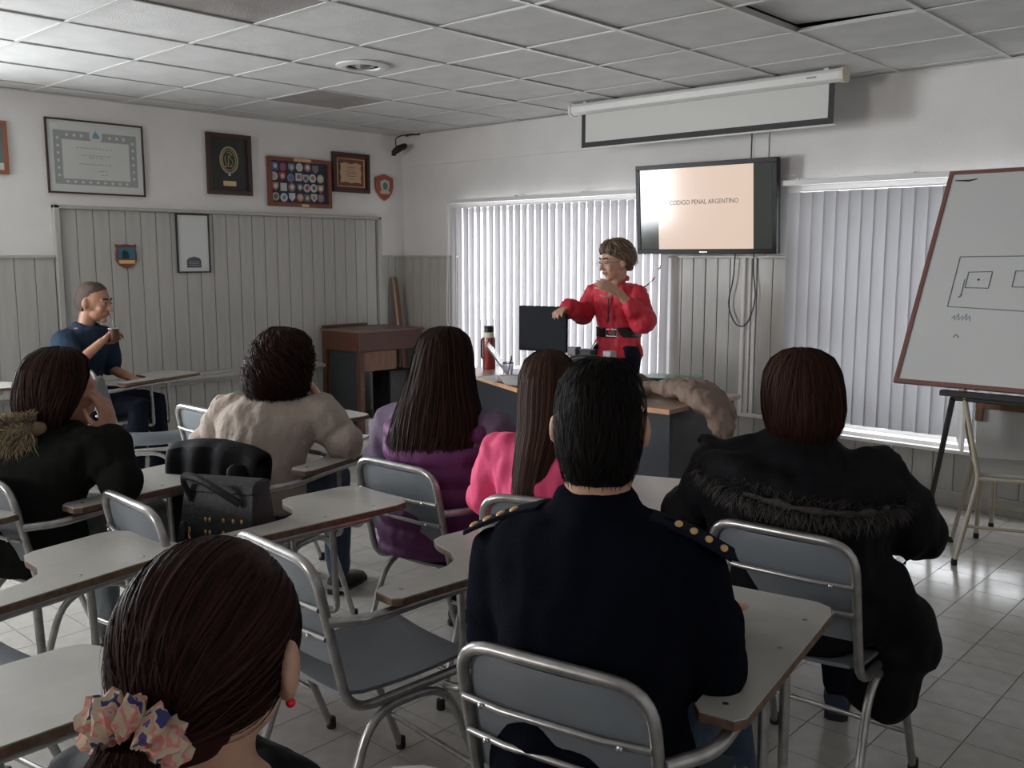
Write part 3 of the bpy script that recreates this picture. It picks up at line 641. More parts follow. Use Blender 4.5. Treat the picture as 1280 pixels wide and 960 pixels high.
# ------------------------------------------------------------------ television
t = thing('television', 'black wall-mounted flat television showing a slide that reads CODIGO PENAL ARGENTINO', 'television', (3.30, -.145, 1.825))
t.rotation_euler = (R_(4.5), 0, R_(3.0))
W_, H_ = .535, .312
part('casing', MB().box(-W_, W_, -.005, .05, -H_, H_), M['blackpl'], t, bevel=.008)
bz = MB().box(-W_, W_, -.014, -.005, H_ - .032, H_).box(-W_, W_, -.014, -.005, -H_, -H_ + .035).box(-W_, -W_ + .032, -.014, -.005, -H_ + .035, H_ - .032).box(W_ - .032, W_, -.014, -.005, -H_ + .035, H_ - .032)
part('bezel', bz, M['blackpl'], t, bevel=.003)
SX0, SX1, SZ0, SZ1 = -.513, .513, -.277, .290
part('dark_side_band', MB().box(SX0, -.355, -.008, -.0055, SZ0, SZ1), M['tvblack'], t); part('dark_side_band', MB().box(.37, SX1, -.008, -.0055, SZ0, SZ1), M['tvblack'], t)
part('lit_slide', MB().box(-.355, .37, -.008, -.0055, SZ0, SZ1), M['slide'], t)
text('CODIGO PENAL ARGENTINO', .046, M['slidetext'], t, (-.0, -.0085, .03), (R_(90), 0, 0)).scale = (.86, 1, 1)
part('maker_badge', MB().box(-.03, .03, -.0148, -.014, -.302, -.292), M['steel'], t)
part('wall_bracket', MB().box(-.15, .15, .05, .10, -.12, .12), M['blackmat'], t)
for lb, pts in (('thin black cable hanging in a loop beneath the right half of the television', [(3.50, -.05, 1.56), (3.49, -.05, 1.35), (3.46, -.05, 1.18), (3.50, -.05, 1.06), (3.56, -.05, 1.02), (3.62, -.05, 1.07), (3.66, -.05, 1.22), (3.64, -.05, 1.4), (3.64, -.05, 1.56)]),
                ('thin dark cable with a small plug sagging from the television towards the blind', [(2.95, -.06, 1.56), (2.93, -.06, 1.50), (2.87, -.07, 1.36), (2.80, -.10, 1.28), (2.66, -.12, 1.19), (2.5, -.13, 1.12)]),
                ('short dark cable running from the television up to the ceiling ledge', [(3.585, -.03, 2.12), (3.585, -.03, 2.31), (3.585, -.04, 2.585)])):
    c = part('cable', MB().tube(spline(pts, 5), .0042, 6), M['blackmat'], None, True); tag(c, lb, 'cable')

# ------------------------------------------------------------------ whiteboard on easel
t = thing('whiteboard_easel', 'large whiteboard with reddish-brown frame leaning on a black easel at right', 'whiteboard', (5.03, -.36, 0), 0)
A = .17; bl = Vector((.0, -.75, .87)); tl_ = Vector((.0, -.10, 1.95)); vv = (tl_ - bl); vvn = vv.normalized(); uu = Vector((1, 0, 0)); nn = uu.cross(vvn); nn = -nn if nn.y > 0 else nn
BW = 1.6; BH = vv.length; BX = -.02
def bp(u, v, w_=0): return Vector((BX + u, 0, 0)) + bl + vvn * v + nn * w_
def bbox(u0, u1, v0, v1, w0, w1): return MB().obox(bp((u0 + u1) / 2, (v0 + v1) / 2, (w0 + w1) / 2), uu * (u1 - u0) / 2, vvn * (v1 - v0) / 2, nn * (w1 - w0) / 2)
# the board hangs a little askew: lower left corner further left
shear = .075
def skew(mb):
    out = []
    for v in mb.v:
        q = Vector(v) - bl; k = q.dot(vvn) / BH; r_ = Vector(v) + uu * 0; out.append(tuple(r_))
    mb.v = out; return mb
part('board', bbox(0.012, BW - .012, .012, BH - .012, -.012, 0), M['boardwhite'], t)
fr = MB()
for a in ((0, BW, 0, .022), (0, BW, BH - .022, BH), (0, .022, .022, BH - .022), (BW - .022, BW, .022, BH - .022)): fr.merge(bbox(*a, -.014, .006))
part('frame', fr, M['boardframe'], t, bevel=.002)
dr = MB()
def line(p, q, r=.0022): dr.tube([bp(*p, .0012), bp(*q, .0012)], r, 4)
def poly(ps, r=.0022):
    for a, b in zip(ps, ps[1:]): line(a, b, r)
poly([(.165, .44), (.165, .73), (.76, .74), (.76, .42), (.165, .44)]); poly([(.225, .55), (.225, .64), (.335, .645), (.335, .55), (.225, .55)]); poly([(.44, .56), (.44, .65), (.56, .65), (.56, .56), (.44, .56)]); poly([(.215, .60), (.215, .50), (.205, .495), (.22, .51)])
o = part('marker_drawing', dr, M['marker'], t); o['kind'] = 'stuff'
part('marker_dot', MB().ellipsoid(bp(.28, .597, .001), (.006, .003, .006), nu=8, nv=6), M['markerblack'], t)
sm = MB()
for k in range(5): sm.tube([bp(.20 + k * .018, .37, .001), bp(.21 + k * .018, .39 + .012 * (k % 2), .001), bp(.215 + k * .018, .365, .001)], .002, 4)
part('faded_scribble', sm, M['markerblue'], t)['kind'] = 'stuff'
sm = MB().tube([bp(.04, BH - .06, .001), bp(.11, BH - .065, .001), bp(.15, BH - .055, .001)], [.003, .006, .002], 4).tube([bp(.23, .27, .001), bp(.24, .285, .001), bp(.255, .27, .001)], .0022, 4)
part('dark_smudge', sm, M['markerblack'], t)['kind'] = 'stuff'
part('ledge', MB().box(.23, 1.5, -.83, -.785, .835, .862), M['blackmat'], t, bevel=.004)
for x0, x1 in ((.28, -.06), (1.43, 1.58)):
    part('leg', MB().tube([(x0, -.785, .82), (x1 + .0, -.0, .02)], .014, 8), M['blackmat'], t, True)
    part('foot_cap', MB().lathe([(.018, 0), (.02, .01), (.018, .04)], (x1, .0, 0), 10), M['rubber'], t, True)
part('mast', MB().tube([(.8, -.13, 1.85), (.8, .22, .02)], .014, 8), M['blackmat'], t, True)
part('spreader', MB().tube([(.28, -.77, .82), (1.43, -.77, .82)], .011, 8), M['blackmat'], t, True)

# ------------------------------------------------------------------ beige school chair by the whiteboard
t = thing('school_chair', 'beige-framed chair with white back and brown edges under the whiteboard', 'chair', (5.52, -.86, 0), -70)
part('frame', MB().tube(fillet([(-.20, -.24, .012), (-.20, -.16, .44), (-.20, -.25, .86), (.20, -.25, .86), (.20, -.16, .44), (.20, -.24, .012)], .05), .011, 10), M['beigetube'], t, True)
for s_ in (-1, 1):
    part('leg', MB().tube(fillet([(s_ * .20, -.16, .44), (s_ * .20, .18, .44), (s_ * .205, .24, .012)], .05), .011, 8), M['beigetube'], t, True)
    for yy in (-.243, .2405): part('foot_cap', MB().lathe([(.014, 0), (.015, .006), (.014, .03)], (s_ * .202, yy, 0), 10), M['rubber'], t, True)
    part('stretcher', MB().tube([(s_ * .20, -.21, .20), (s_ * .20, .21, .20)], .008, 8), M['beigetube'], t, True)
part('back_panel', MB().box(-.185, .185, -.249, -.232, .56, .83), M['white'], t, bevel=.003); part('brown_edge', MB().box(-.192, .192, -.256, -.226, .83, .845), M['woodmid'], t)
part('seat', MB().box(-.19, .19, -.17, .21, .452, .468), M['lam'], t, bevel=.003); part('brown_edge', MB().box(-.192, .192, .21, .218, .450, .470), M['woodmid'], t)

# ------------------------------------------------------------------ old wooden desk by the left wall
t = thing('wooden_desk', 'old dark wooden desk with a raised box top in the far corner', 'desk', (.30, -.62, 0))
part('box_top', MB().box(-.26, .26, -.37, .33, .70, .86), M['wooddark'], t, bevel=.004)
part('top_panel', MB().box(-.27, .27, -.38, .34, .86, .878), mat('worn_desk_top', (.20, .13, .10), .4, noise_amt=.3, noise_scale=12), t, bevel=.003)
part('back_rail', MB().box(-.26, -.235, -.37, .12, .878, .905), M['wooddark'], t, bevel=.003)
for x in (-.235, .235):
    for y in (-.345, .305): part('leg', MB().box(x - .024, x + .024, y - .024, y + .024, 0, .70), M['wooddark'], t, bevel=.003)
part('apron', MB().box(.215, .235, -.31, .05, .53, .70), M['woodmid'], t, bevel=.003)
part('drawer', MB().box(-.15, .20, -.30, -.02, .53, .69), M['wooddark'], t, bevel=.003)
part('modesty_panel', MB().box(-.20, .18, -.335, -.325, .10, .70), mat('dark_green_panel', (.02, .028, .026), .6), t)
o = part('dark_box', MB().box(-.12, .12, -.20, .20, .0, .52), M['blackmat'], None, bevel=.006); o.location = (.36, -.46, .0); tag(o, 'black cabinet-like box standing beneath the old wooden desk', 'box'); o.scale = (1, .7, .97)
o = thing('white_socket_box', 'small white box standing low behind the wooden desk leg', 'box', (.50, -.86, .0)); part('case', MB().box(-.03, .03, -.03, .03, 0, .12), M['white'], o, bevel=.004); part('base_plate', MB().box(-.035, .035, -.035, .035, -.0, .01), M['white'], o)
o = part('wooden_plank', MB().obox((0, 0, 0), (.012, 0, 0), (0, .062, 0), (0, 0, .66)), M['woodmid'], None, bevel=.003)
o.location = (.13, -.15, .655); o.rotation_euler = (R_(-5), R_(-7), R_(35)); tag(o, 'tall reddish-brown plank leaning in the corner behind the wooden desk', 'plank')
part('hole', MB().lathe([(.010, .0), (.010, .004)], (0, 0, 0), 10).xf(Matrix.Translation((.011, .02, .62)) @ Matrix.Rotation(R_(90), 4, 'Y')), M['dark'], o)

# ------------------------------------------------------------------ teacher's desks
def desk(label, loc, rz, x0, x1, y0, y1):
    t = thing('teacher_desk', label, 'desk', loc, rz)
    part('desktop', MB().box(x0, x1, y0, y1, .715, .738), M['desktop'], t, bevel=.002)
    part('front_edge', MB().box(x0, x1, y0 - .004, y0, .713, .7385), M['woodorange'], t)
    part('front_panel', MB().box(x0 + .03, x1 - .03, y0 + .05, y0 + .07, .08, .713), M['deskpanel'], t)
    for a, b in ((x0 + .03, x0 + .05), (x1 - .05, x1 - .03)):
        part('side_panel', MB().box(a, b, y0 + .07, y1 - .02, .0, .713), M['deskpanel'], t, bevel=.002)
    return t
desk('left teacher desk with thermos, laptop and monitor, its beech edge angled', (3.21, -1.90, 0), -23.5, -1.15, -.01, 0, .62)
desk('right teacher desk with charcoal side panel under the beige jacket', (0, 0, 0), 0, 3.50, 4.22, -1.93, -1.22)
# thermos
def on(px, y, z=.739): return None
t = thing('thermos', 'red metal thermos with black cap at the left end of the teacher desk', 'thermos', (2.36, -1.30, .739))
part('body', MB().lathe([(.04, 0), (.043, .01), (.043, .20), (.04, .215)], n=24), M['redmetal'], t, True)
part('collar', MB().lathe([(.04, .215), (.034, .222), (.034, .245), (.03, .25)], n=24), M['cream'], t, True)
part('cap', MB().lathe([(.03, .25), (.033, .252), (.033, .288), (.028, .294)], n=20), M['blackpl'], t, True)
part('handle', MB().tube(fillet([(-.04, 0, .21), (-.07, 0, .20), (-.07, 0, .07), (-.04, 0, .06)], .02), .006, 8), M['blackpl'], t, True)
# laptop
t = thing('laptop', 'open silver laptop seen edge-on beside the thermos', 'laptop', (2.74, -1.36, .739), 132)
part('base', MB().box(-.16, .16, -.11, .11, 0, .018), M['steel'], t, bevel=.003); part('keyboard', MB().box(-.14, .14, -.06, .09, .018, .0195), M['blackpl'], t)
l = part('lid', MB().obox((0, 0, 0), (.16, 0, 0), (0, .005, 0), (0, 0, .112)), M['steel'], t, bevel=.002); l.location = (0, .175, .105); l.rotation_euler = (R_(-36), 0, 0)
# monitor
t = thing('monitor', 'black flat computer monitor seen from the front of the desk', 'monitor', (2.86, -1.32, .739), 10)
part('panel', MB().box(-.178, .178, -.012, .012, .155, .445), M['monitor'], t, bevel=.008)
part('rear_bulge', MB().box(-.12, .12, .012, .05, .20, .40), M['monitor'], t, bevel=.01)
part('neck', MB().box(-.045, .045, .0, .025, .012, .20), M['blackpl'], t, bevel=.004); part('foot', MB().ell_loft([(0, 0.0, 0, .11, .08), (0, 0.0, .012, .10, .07)], 24), M['blackpl'], t, True)
# glass jar with things
t = thing('glass_cup', 'clear glass cup with a black rim between laptop and papers', 'cup', (2.72, -1.50, .739))
part('cup_wall', MB().lathe([(.028, 0), (.036, .085), (.033, .085), (.026, .006)], n=20), M['clear'], t, True)
part('rim', MB().tube([(.035 * math.cos(2 * PI * k / 20), .035 * math.sin(2 * PI * k / 20), .086) for k in range(20)], .003, 6, True), M['blackpl'], t, True)
t = thing('pen', 'dark pen standing in the glass cup', 'pen', (2.72, -1.50, .747)); part('barrel', MB().tube([(0, 0, 0), (.022, .01, .12)], .004, 8), M['blackpl'], t, True); part('clip', MB().box(.02, .025, .006, .012, .09, .125), M['steel'], t)
def sheet_paper(name, label, loc, rz, w_, h, m, amp=.006, seed=1, bulge=0.0):
    n = 12; vs = []; fs = []
    for i in range(n + 1):
        for k in range(n + 1):
            x, y = (i / n - .5) * w_, (k / n - .5) * h; z = amp * (1 + noise.noise(Vector((x * 9 + seed, y * 9, 0)))) + bulge * max(0, 1 - abs(x / w_ * 2)) ; vs.append((x, y, z))
    N = len(vs); vs2 = [(x, y, z + .0015) for x, y, z in vs]
    for i in range(n):
        for k in range(n):
            a = i * (n + 1) + k; fs += [(a, a + 1, a + n + 2, a + n + 1), (a + N, a + n + 1 + N, a + n + 2 + N, a + 1 + N)]
    bd = [k for k in range(n + 1)] + [i * (n + 1) + n for i in range(1, n + 1)] + [n * (n + 1) + k for k in range(n - 1, -1, -1)] + [i * (n + 1) for i in range(n - 1, 0, -1)]
    for a, b in zip(bd, bd[1:] + bd[:1]): fs.append((a, a + N, b + N, b))
    o = part(name, MB().add(vs + vs2, fs), m, None, True); o.location = loc; o.rotation_euler = (0, 0, R_(rz)); return tag(o, label, 'paper')
sheet_paper('paper_sheet', 'white paper sheet lying at the front edge of the left teacher desk', (2.78, -1.66, .739), -20, .30, .21, M['paper'])
o = sheet_paper('open_brochure', 'open white brochure with orange print lying raised over the other paper', (3.0, -1.70, .741), -35, .34, .24, M['paper'], .01, 4, .03)
part('orange_print', MB().box(-.15, -.09, -.09, -.02, .030, .0315), M['paperorange'], o)
# pens/speakers/black box behind
t = thing('desktop_speaker', 'small tall dark speaker standing just right of the monitor', 'speaker', (3.10, -1.30, .739), 0)
part('cabinet', MB().box(-.033, .033, -.03, .03, 0, .20), mat('speaker_grey', (.12, .10, .11), .4), t, bevel=.006)
part('cone', MB().lathe([(.022, 0), (.018, .004), (.006, .0)], n=16).xf(Matrix.Translation((0, -.031, .14)) @ Matrix.Rotation(R_(90), 4, 'X')), M['steel'], t, True); part('cone', MB().lathe([(.022, 0), (.018, .004), (.006, .0)], n=16).xf(Matrix.Translation((0, -.031, .07)) @ Matrix.Rotation(R_(90), 4, 'X')), M['steel'], t, True)
t = thing('desktop_speaker', 'small silver-fronted speaker in front of the hip of the lecturer', 'speaker', (3.42, -1.36, .739), 0)
part('cabinet', MB().box(-.030, .030, -.03, .03, 0, .20), mat('speaker_silver', (.35, .33, .33), .3), t, bevel=.005)
part('cone', MB().lathe([(.020, 0), (.016, .004), (.005, .0)], n=16).xf(Matrix.Translation((0, -.031, .14)) @ Matrix.Rotation(R_(90), 4, 'X')), M['blackpl'], t, True); part('cone', MB().lathe([(.020, 0), (.016, .004), (.005, .0)], n=16).xf(Matrix.Translation((0, -.031, .08)) @ Matrix.Rotation(R_(90), 4, 'X')), M['blackpl'], t, True)
t = thing('pencil_box', 'black square box standing between the two small speakers', 'box', (3.20, -1.29, .739)); part('case', MB().box(-.042, .042, -.03, .03, 0, .18), M['blackmat'], t, bevel=.004); part('lid', MB().box(-.044, .044, -.032, .032, .18, .19), M['blackmat'], t)
# round black bag
t = thing('black_bag', 'rounded black bag with a pale seam lying on the desk behind the heads', 'bag', (3.32, -1.45, .745), 12)
me = fuse(MB().ellipsoid((0, 0, .07), (.17, .09, .105)).ellipsoid((.05, .0, .075), (.12, .10, .08)), .01, 4, .008, .08); me.materials.append(M['leather']); link('pouch', me, None, t)
part('seam', MB().tube([(-.10 + .2 * k / 10, -.085 + .03 * math.cos(k), .115 + .045 * math.sin(PI * k / 10)) for k in range(11)], .004, 6), M['steel'], t, True)
t = thing('brown_bag', 'crumpled brown leather bag beside the beige jacket', 'bag', (3.77, -1.62, .739), 0)
me = fuse(MB().ellipsoid((0, 0, .05), (.13, .09, .055)).ellipsoid((-.06, 0, .09), (.05, .05, .04)).ellipsoid((.05, 0, .075), (.07, .06, .04)), .01, 3, .014, .05); me.materials.append(M['brownbag']); link('pouch', me, None, t)
part('strap', MB().tube(spline([(-.10, -.02, .09), (-.03, -.07, .105), (.05, -.06, .10), (.12, -.03, .05)]), .008, 6, flat=.4), M['brownbag'], t, True)
t = thing('green_folder', 'green ring binder lying behind the beige jacket', 'folder', (3.86, -1.36, .7385), 12)
part('cover', MB().box(-.16, .16, -.10, .10, .078, .083), M['green'], t); part('cover', MB().box(-.16, .16, -.10, .10, 0, .004), M['green'], t); part('pages', MB().box(-.155, .155, -.095, .095, .004, .078), M['paper'], t); part('spine', MB().box(-.16, .16, -.104, -.10, .0, .083), M['green'], t)
# beige jacket
t = thing('beige_jacket', 'crumpled beige jacket draped over the right end of the teacher desk', 'jacket', (4.02, -1.58, .739))
mb = MB().tube(spline([(-.26, -.18, .03), (-.12, -.12, .06), (.02, -.10, .07), (.16, -.10, .06), (.30, -.12, -.01), (.37, -.13, -.08)], 4), [.035] * 4 + [.05] * 4 + [.065] * 4 + [.085] * 4 + [.075] * 5, 12, flat=.75, round_ends=True)
mb.tube(spline([(-.05, .12, .045), (.10, .06, .05), (.22, .02, .03), (.32, 0, -.05)], 4), .06, 12, round_ends=True).ellipsoid((.12, .0, .05), (.17, .12, .045))
me = fuse(mb, .01, 3, .013, .045); me.materials.append(M['beigejkt']); link('cloth', me, None, t)
part('cuff', MB().tube([(.355, -.125, -.10), (.375, -.13, -.115)], .05, 14), mat('cuff_lining', (.20, .15, .10), .8), t, True)
# papers on the tablet by the purple vest
sheet_paper('notebook', 'white notebook on the tablet between the beige sweater and the purple vest', (3.50, -3.42, .7095), 15, .20, .14, M['paper'], .001)
sheet_paper('paper_sheet', 'loose printed sheet on top of the white notebook near the purple vest', (3.50, -3.37, .7135), 30, .16, .11, M['certp'], .001)
# handbag on the chair C
t = thing('handbag', 'black leather handbag with gold studs standing on the empty chair', 'handbag', (4.24, -4.40, .458), 28); t.scale = (.80, 1.1, 1.42)
sec = [[(sx * a, sy * b, z) for sx, sy in ((-1, -1), (-.5, -1.05), (0, -1.08), (.5, -1.05), (1, -1), (1.04, 0), (1, 1), (.5, 1.05), (0, 1.08), (-.5, 1.05), (-1, 1), (-1.04, 0))] for a, b, z in ((.14, .075, 0), (.155, .085, .02), (.155, .07, .14), (.15, .045, .235), (.145, .03, .25))]
part('pouch', MB().rings(sec), M['leather'], t, True, bevel=.006)
part('top_flap', MB().rings([[(sx * a, sy * b, z) for sx, sy in ((-1, -1), (1, -1), (1, 1), (-1, 1))] for a, b, z in ((.148, .05, .235), (.15, .045, .255), (.14, .02, .262))]), M['leather'], t, bevel=.004)
part('handle', MB().tube(spline([(-.11, -.05, .22), (-.12, -.075, .27), (-.05, -.09, .275), (.03, -.09, .255), (.10, -.06, .22)], 5), .009, 8), M['leather'], t, True)
for sx in (-.03, -.012, .045, .085, .12):
    for k in range(6):
        part('stud', MB().ellipsoid((sx, -.073 - .012 * (1 - k / 6) - .002, .05 + k * .027), (.0052, .004, .0052), nu=8, nv=5), M['gold'], t, True)
part('chain', MB().tube([(-.10 + .004 * math.sin(k * 2.4), -.094 + .001 * k, .03 + k * .008) for k in range(18)], .004, 6), M['gold'], t, True)
part('tassel', MB().tube([(-.105, -.10, .17), (-.11, -.103, .03)], [.014, .026], 8, round_ends=True), M['leather'], t, True)
#@@PART3
# ------------------------------------------------------------------ people
def mesh_np(name, verts, quads, m, smooth=True):
    me = bpy.data.meshes.new(name); nv, nf = len(verts), len(quads)
    me.vertices.add(nv); me.vertices.foreach_set('co', np.asarray(verts, np.float32).ravel())
    me.loops.add(nf * 4); me.loops.foreach_set('vertex_index', np.asarray(quads, np.int32).ravel())
    me.polygons.add(nf); me.polygons.foreach_set('loop_start', np.arange(nf, dtype=np.int32) * 4); me.polygons.foreach_set('loop_total', np.full(nf, 4, np.int32))
    me.update(calc_edges=True); me.validate()
    if smooth: me.shade_smooth()
    me.materials.append(m); return me
def ribbons(name, P, N, wid, m, parent, mtx=None):
    """P (n,k,3) strand points, N (n,k,3) surface normals"""
    n, k, _ = P.shape; T = np.gradient(P, axis=1); T /= np.linalg.norm(T, axis=2, keepdims=True) + 1e-9
    W = np.cross(T, N); W /= np.linalg.norm(W, axis=2, keepdims=True) + 1e-9
    roll = rng.uniform(-.5, .5, (n, 1, 1)); W = W * np.cos(roll) + N * np.sin(roll)
    taper = np.interp(np.linspace(0, 1, k), [0, .1, .75, 1], [.6, 1, .9, .1])[None, :, None] * (wid * rng.uniform(.6, 1.3, (n, 1, 1)))
    V = np.stack([P - W * taper / 2, P + W * taper / 2], 2)           # n,k,2,3
    if mtx is not None:
        A = np.array(mtx.to_3x3()); V = V @ A.T + np.array(mtx.translation)
    idx = np.arange(n * k * 2).reshape(n, k, 2)
    Q = np.stack([idx[:, :-1, 0], idx[:, :-1, 1], idx[:, 1:, 1], idx[:, 1:, 0]], -1).reshape(-1, 4)
    o = link(name, mesh_np(name, V.reshape(-1, 3), Q, m), None, parent); o['kind'] = 'stuff'; return o
def ring_surf(R, t, th):
    R = np.array(R, float); m = len(R) - 1; x = np.clip(t, 0, 1) * m; i = np.minimum(x.astype(int), m - 1); f = (x - i)
    f = f; c = R[i] * (1 - f[..., None]) + R[i + 1] * f[..., None]     # z, cx, cy, a, bf, bb
    ct, st = np.cos(th), np.sin(th); b = np.where(ct > 0, c[..., 4], c[..., 5])
    return np.stack([c[..., 1] + c[..., 3] * st, c[..., 2] + b * ct, c[..., 0]], -1), np.stack([st * b, ct * c[..., 3], np.full_like(st, .02)], -1)
def hair(root, Mh, R, m, n=1800, wid=.0035, wave=.003, freq=10, curl=0.0, steps=12, tlen=(.8, 1.04), t0=(0, .25), open_=0.0, off=.003, disp=.006, base=True, cut=None, lumps=.05, scale=.965, twist=.15):
    mb = MB(); K = 22
    rr = [R[0]] + list(R)
    if base:
        rings = []
        tt = np.linspace(0, 1, 22)
        for t in tt:
            p, _ = ring_surf(R, np.full(K, t), np.arange(K) * 2 * PI / K)
            c = p.mean(0); p = c + (p - c) * scale; rings.append([tuple(q) for q in p])
        mb.rings(rings); mb.xf(Mh); me = fuse(mb, .008, 3, disp, lumps); me.materials.append(m); h = link('hair', me, None, root)
    else: h = root
    if n:
        th0 = rng.uniform(open_, 2 * PI - open_, n); ts = rng.uniform(t0[0], t0[1], n); L = rng.uniform(tlen[0], tlen[1], n)
        u = np.linspace(0, 1, steps)[None]; t = ts[:, None] + (np.minimum(L, 1.05) - ts)[:, None] * u if tlen[1] > .6 else ts[:, None] + L[:, None] * u
        ph = rng.uniform(0, 2 * PI, (n, 1)); clump = np.sin(th0 * 9)[:, None] * .04
        th = th0[:, None] + twist * np.sin(ph + u * 2) * u + clump * u
        P, N = ring_surf(R, t, th); N /= np.linalg.norm(N, axis=2, keepdims=True) + 1e-9
        over = np.clip(t - 1, 0, .2); P[..., 2] -= over * .25
        a = rng.uniform(0, 1, (n, 1, 1)) ** 1.5 * off
        P = P + N * (a + .001) + N * (wave * np.sin(ph + u * freq + 3 * th0[:, None]))[..., None] * u[..., None]
        if curl:
            tx = np.cross(N, np.array([0, 0, 1.])); tx /= np.linalg.norm(tx, axis=2, keepdims=True) + 1e-9
            amp = (curl * rng.uniform(.5, 1.3, (n, 1)) * np.clip(u * 2, 0, 1))[..., None]
            P = P + tx * amp * np.cos(ph + u * freq)[..., None] + N * amp * (.8 + np.sin(ph + u * freq))[..., None]
        if cut is not None:
            keep = cut(P).all(1); P, N = P[keep], N[keep]
        ribbons('hair_strands', P, N, wid, m, h, Mh)
    return h
def fur(parent, path, rad, n, length, m, wid=.0022, steps=4, flat=1.0, name='fur_trim', core=True):
    path = [Vector(p) for p in path]; sp = spline(path, 6); P0 = np.array([tuple(p) for p in sp])
    if core:
        me = fuse(MB().tube(sp, rad * .6, 10, round_ends=True), .01, 2, .006, .04); me.materials.append(m); h = link(name, me, None, parent)
    else: h = parent
    T = np.gradient(P0, axis=0); i = rng.integers(0, len(P0), n); T = T[i] / np.linalg.norm(T[i], axis=1, keepdims=True)
    d = rng.normal(size=(n, 3)); d -= T * (d * T).sum(1, keepdims=True); d /= np.linalg.norm(d, axis=1, keepdims=True)
    j = np.clip(i + rng.integers(-1, 2, n), 0, len(P0) - 1); f = rng.uniform(0, 1, (n, 1)); base = P0[i] * f + P0[j] * (1 - f) + d * rad * .7
    drift = T * rng.uniform(-.9, .9, (n, 1)) + np.array([0, 0, -.5])
    u = np.linspace(0, 1, steps)[None, :, None]; L = (length * rng.uniform(.5, 1.2, (n, 1)))[:, None]
    P = base[:, None] + d[:, None] * L * u + drift[:, None] * L * u * u * .7
    ribbons(name + '_hairs', P, np.repeat(np.cross(T, d)[:, None], steps, 1), wid, m, h); return h
def hand(mb, wrist, d, n, side=1, curl=.5, L=1.0, fr=.0082, spread=.12, thumb=.6):
    """palm leaves the wrist along d, palm faces n; side=+1 puts the thumb on d x n"""
    wrist = Vector(wrist); d = Vector(d).normalized(); n = Vector(n); n = (n - d * n.dot(d)).normalized(); a = d.cross(n) * side
    rot = Matrix((a, d, n)).transposed()
    mb.ellipsoid(wrist + d * .047 * L, (.038 * L, .056 * L, .0165 * L), rot, 14, 8); mb.tube([wrist - d * .03, wrist + d * .03], [.024 * L, .025 * L], 10, round_ends=True, flat=.8)
    for i, (off, ln) in enumerate(((.028, .92), (.0095, 1.05), (-.0095, .98), (-.028, .78))):
        p = wrist + d * (.086 - abs(i - 1.3) * .004) * L + a * off * L; ang = 0; pts = [p - d * .03 * L, p]; base = d + a * (off / .028) * spread
        for seg, k in ((.040, .8), (.026, 1.0), (.020, .7)):
            ang += curl * k; dirn = (base * math.cos(ang) + n * math.sin(ang)).normalized(); p = p + dirn * seg * ln * L; pts.append(p)
        mb.tube(pts, [fr * 1.12, fr * 1.1, fr, fr * .92, fr * .78], 8, round_ends=True)
    p = wrist + d * .022 * L + a * .026 * L; q = p + (d * .55 + a * .75 + n * .35 * thumb).normalized() * .042 * L; r = q + (d * .85 + a * .30 + n * .5 * thumb).normalized() * .030 * L; s_ = r + (d * .9 + a * .02 + n * .6 * thumb).normalized() * .024 * L
    mb.tube([p, q, r, s_], [fr * 1.6, fr * 1.3, fr * 1.1, fr * .85], 8, round_ends=True)
TOR = [(.46, .165, .120, -.05), (.52, .180, .135, -.055), (.60, .172, .125, -.07), (.70, .152, .112, -.08), (.80, .156, .113, -.08), (.90, .176, .120, -.065), (.97, .186, .112, -.055), (1.015, .170, .092, -.05), (1.045, .120, .072, -.045), (1.07, .066, .058, -.04)]
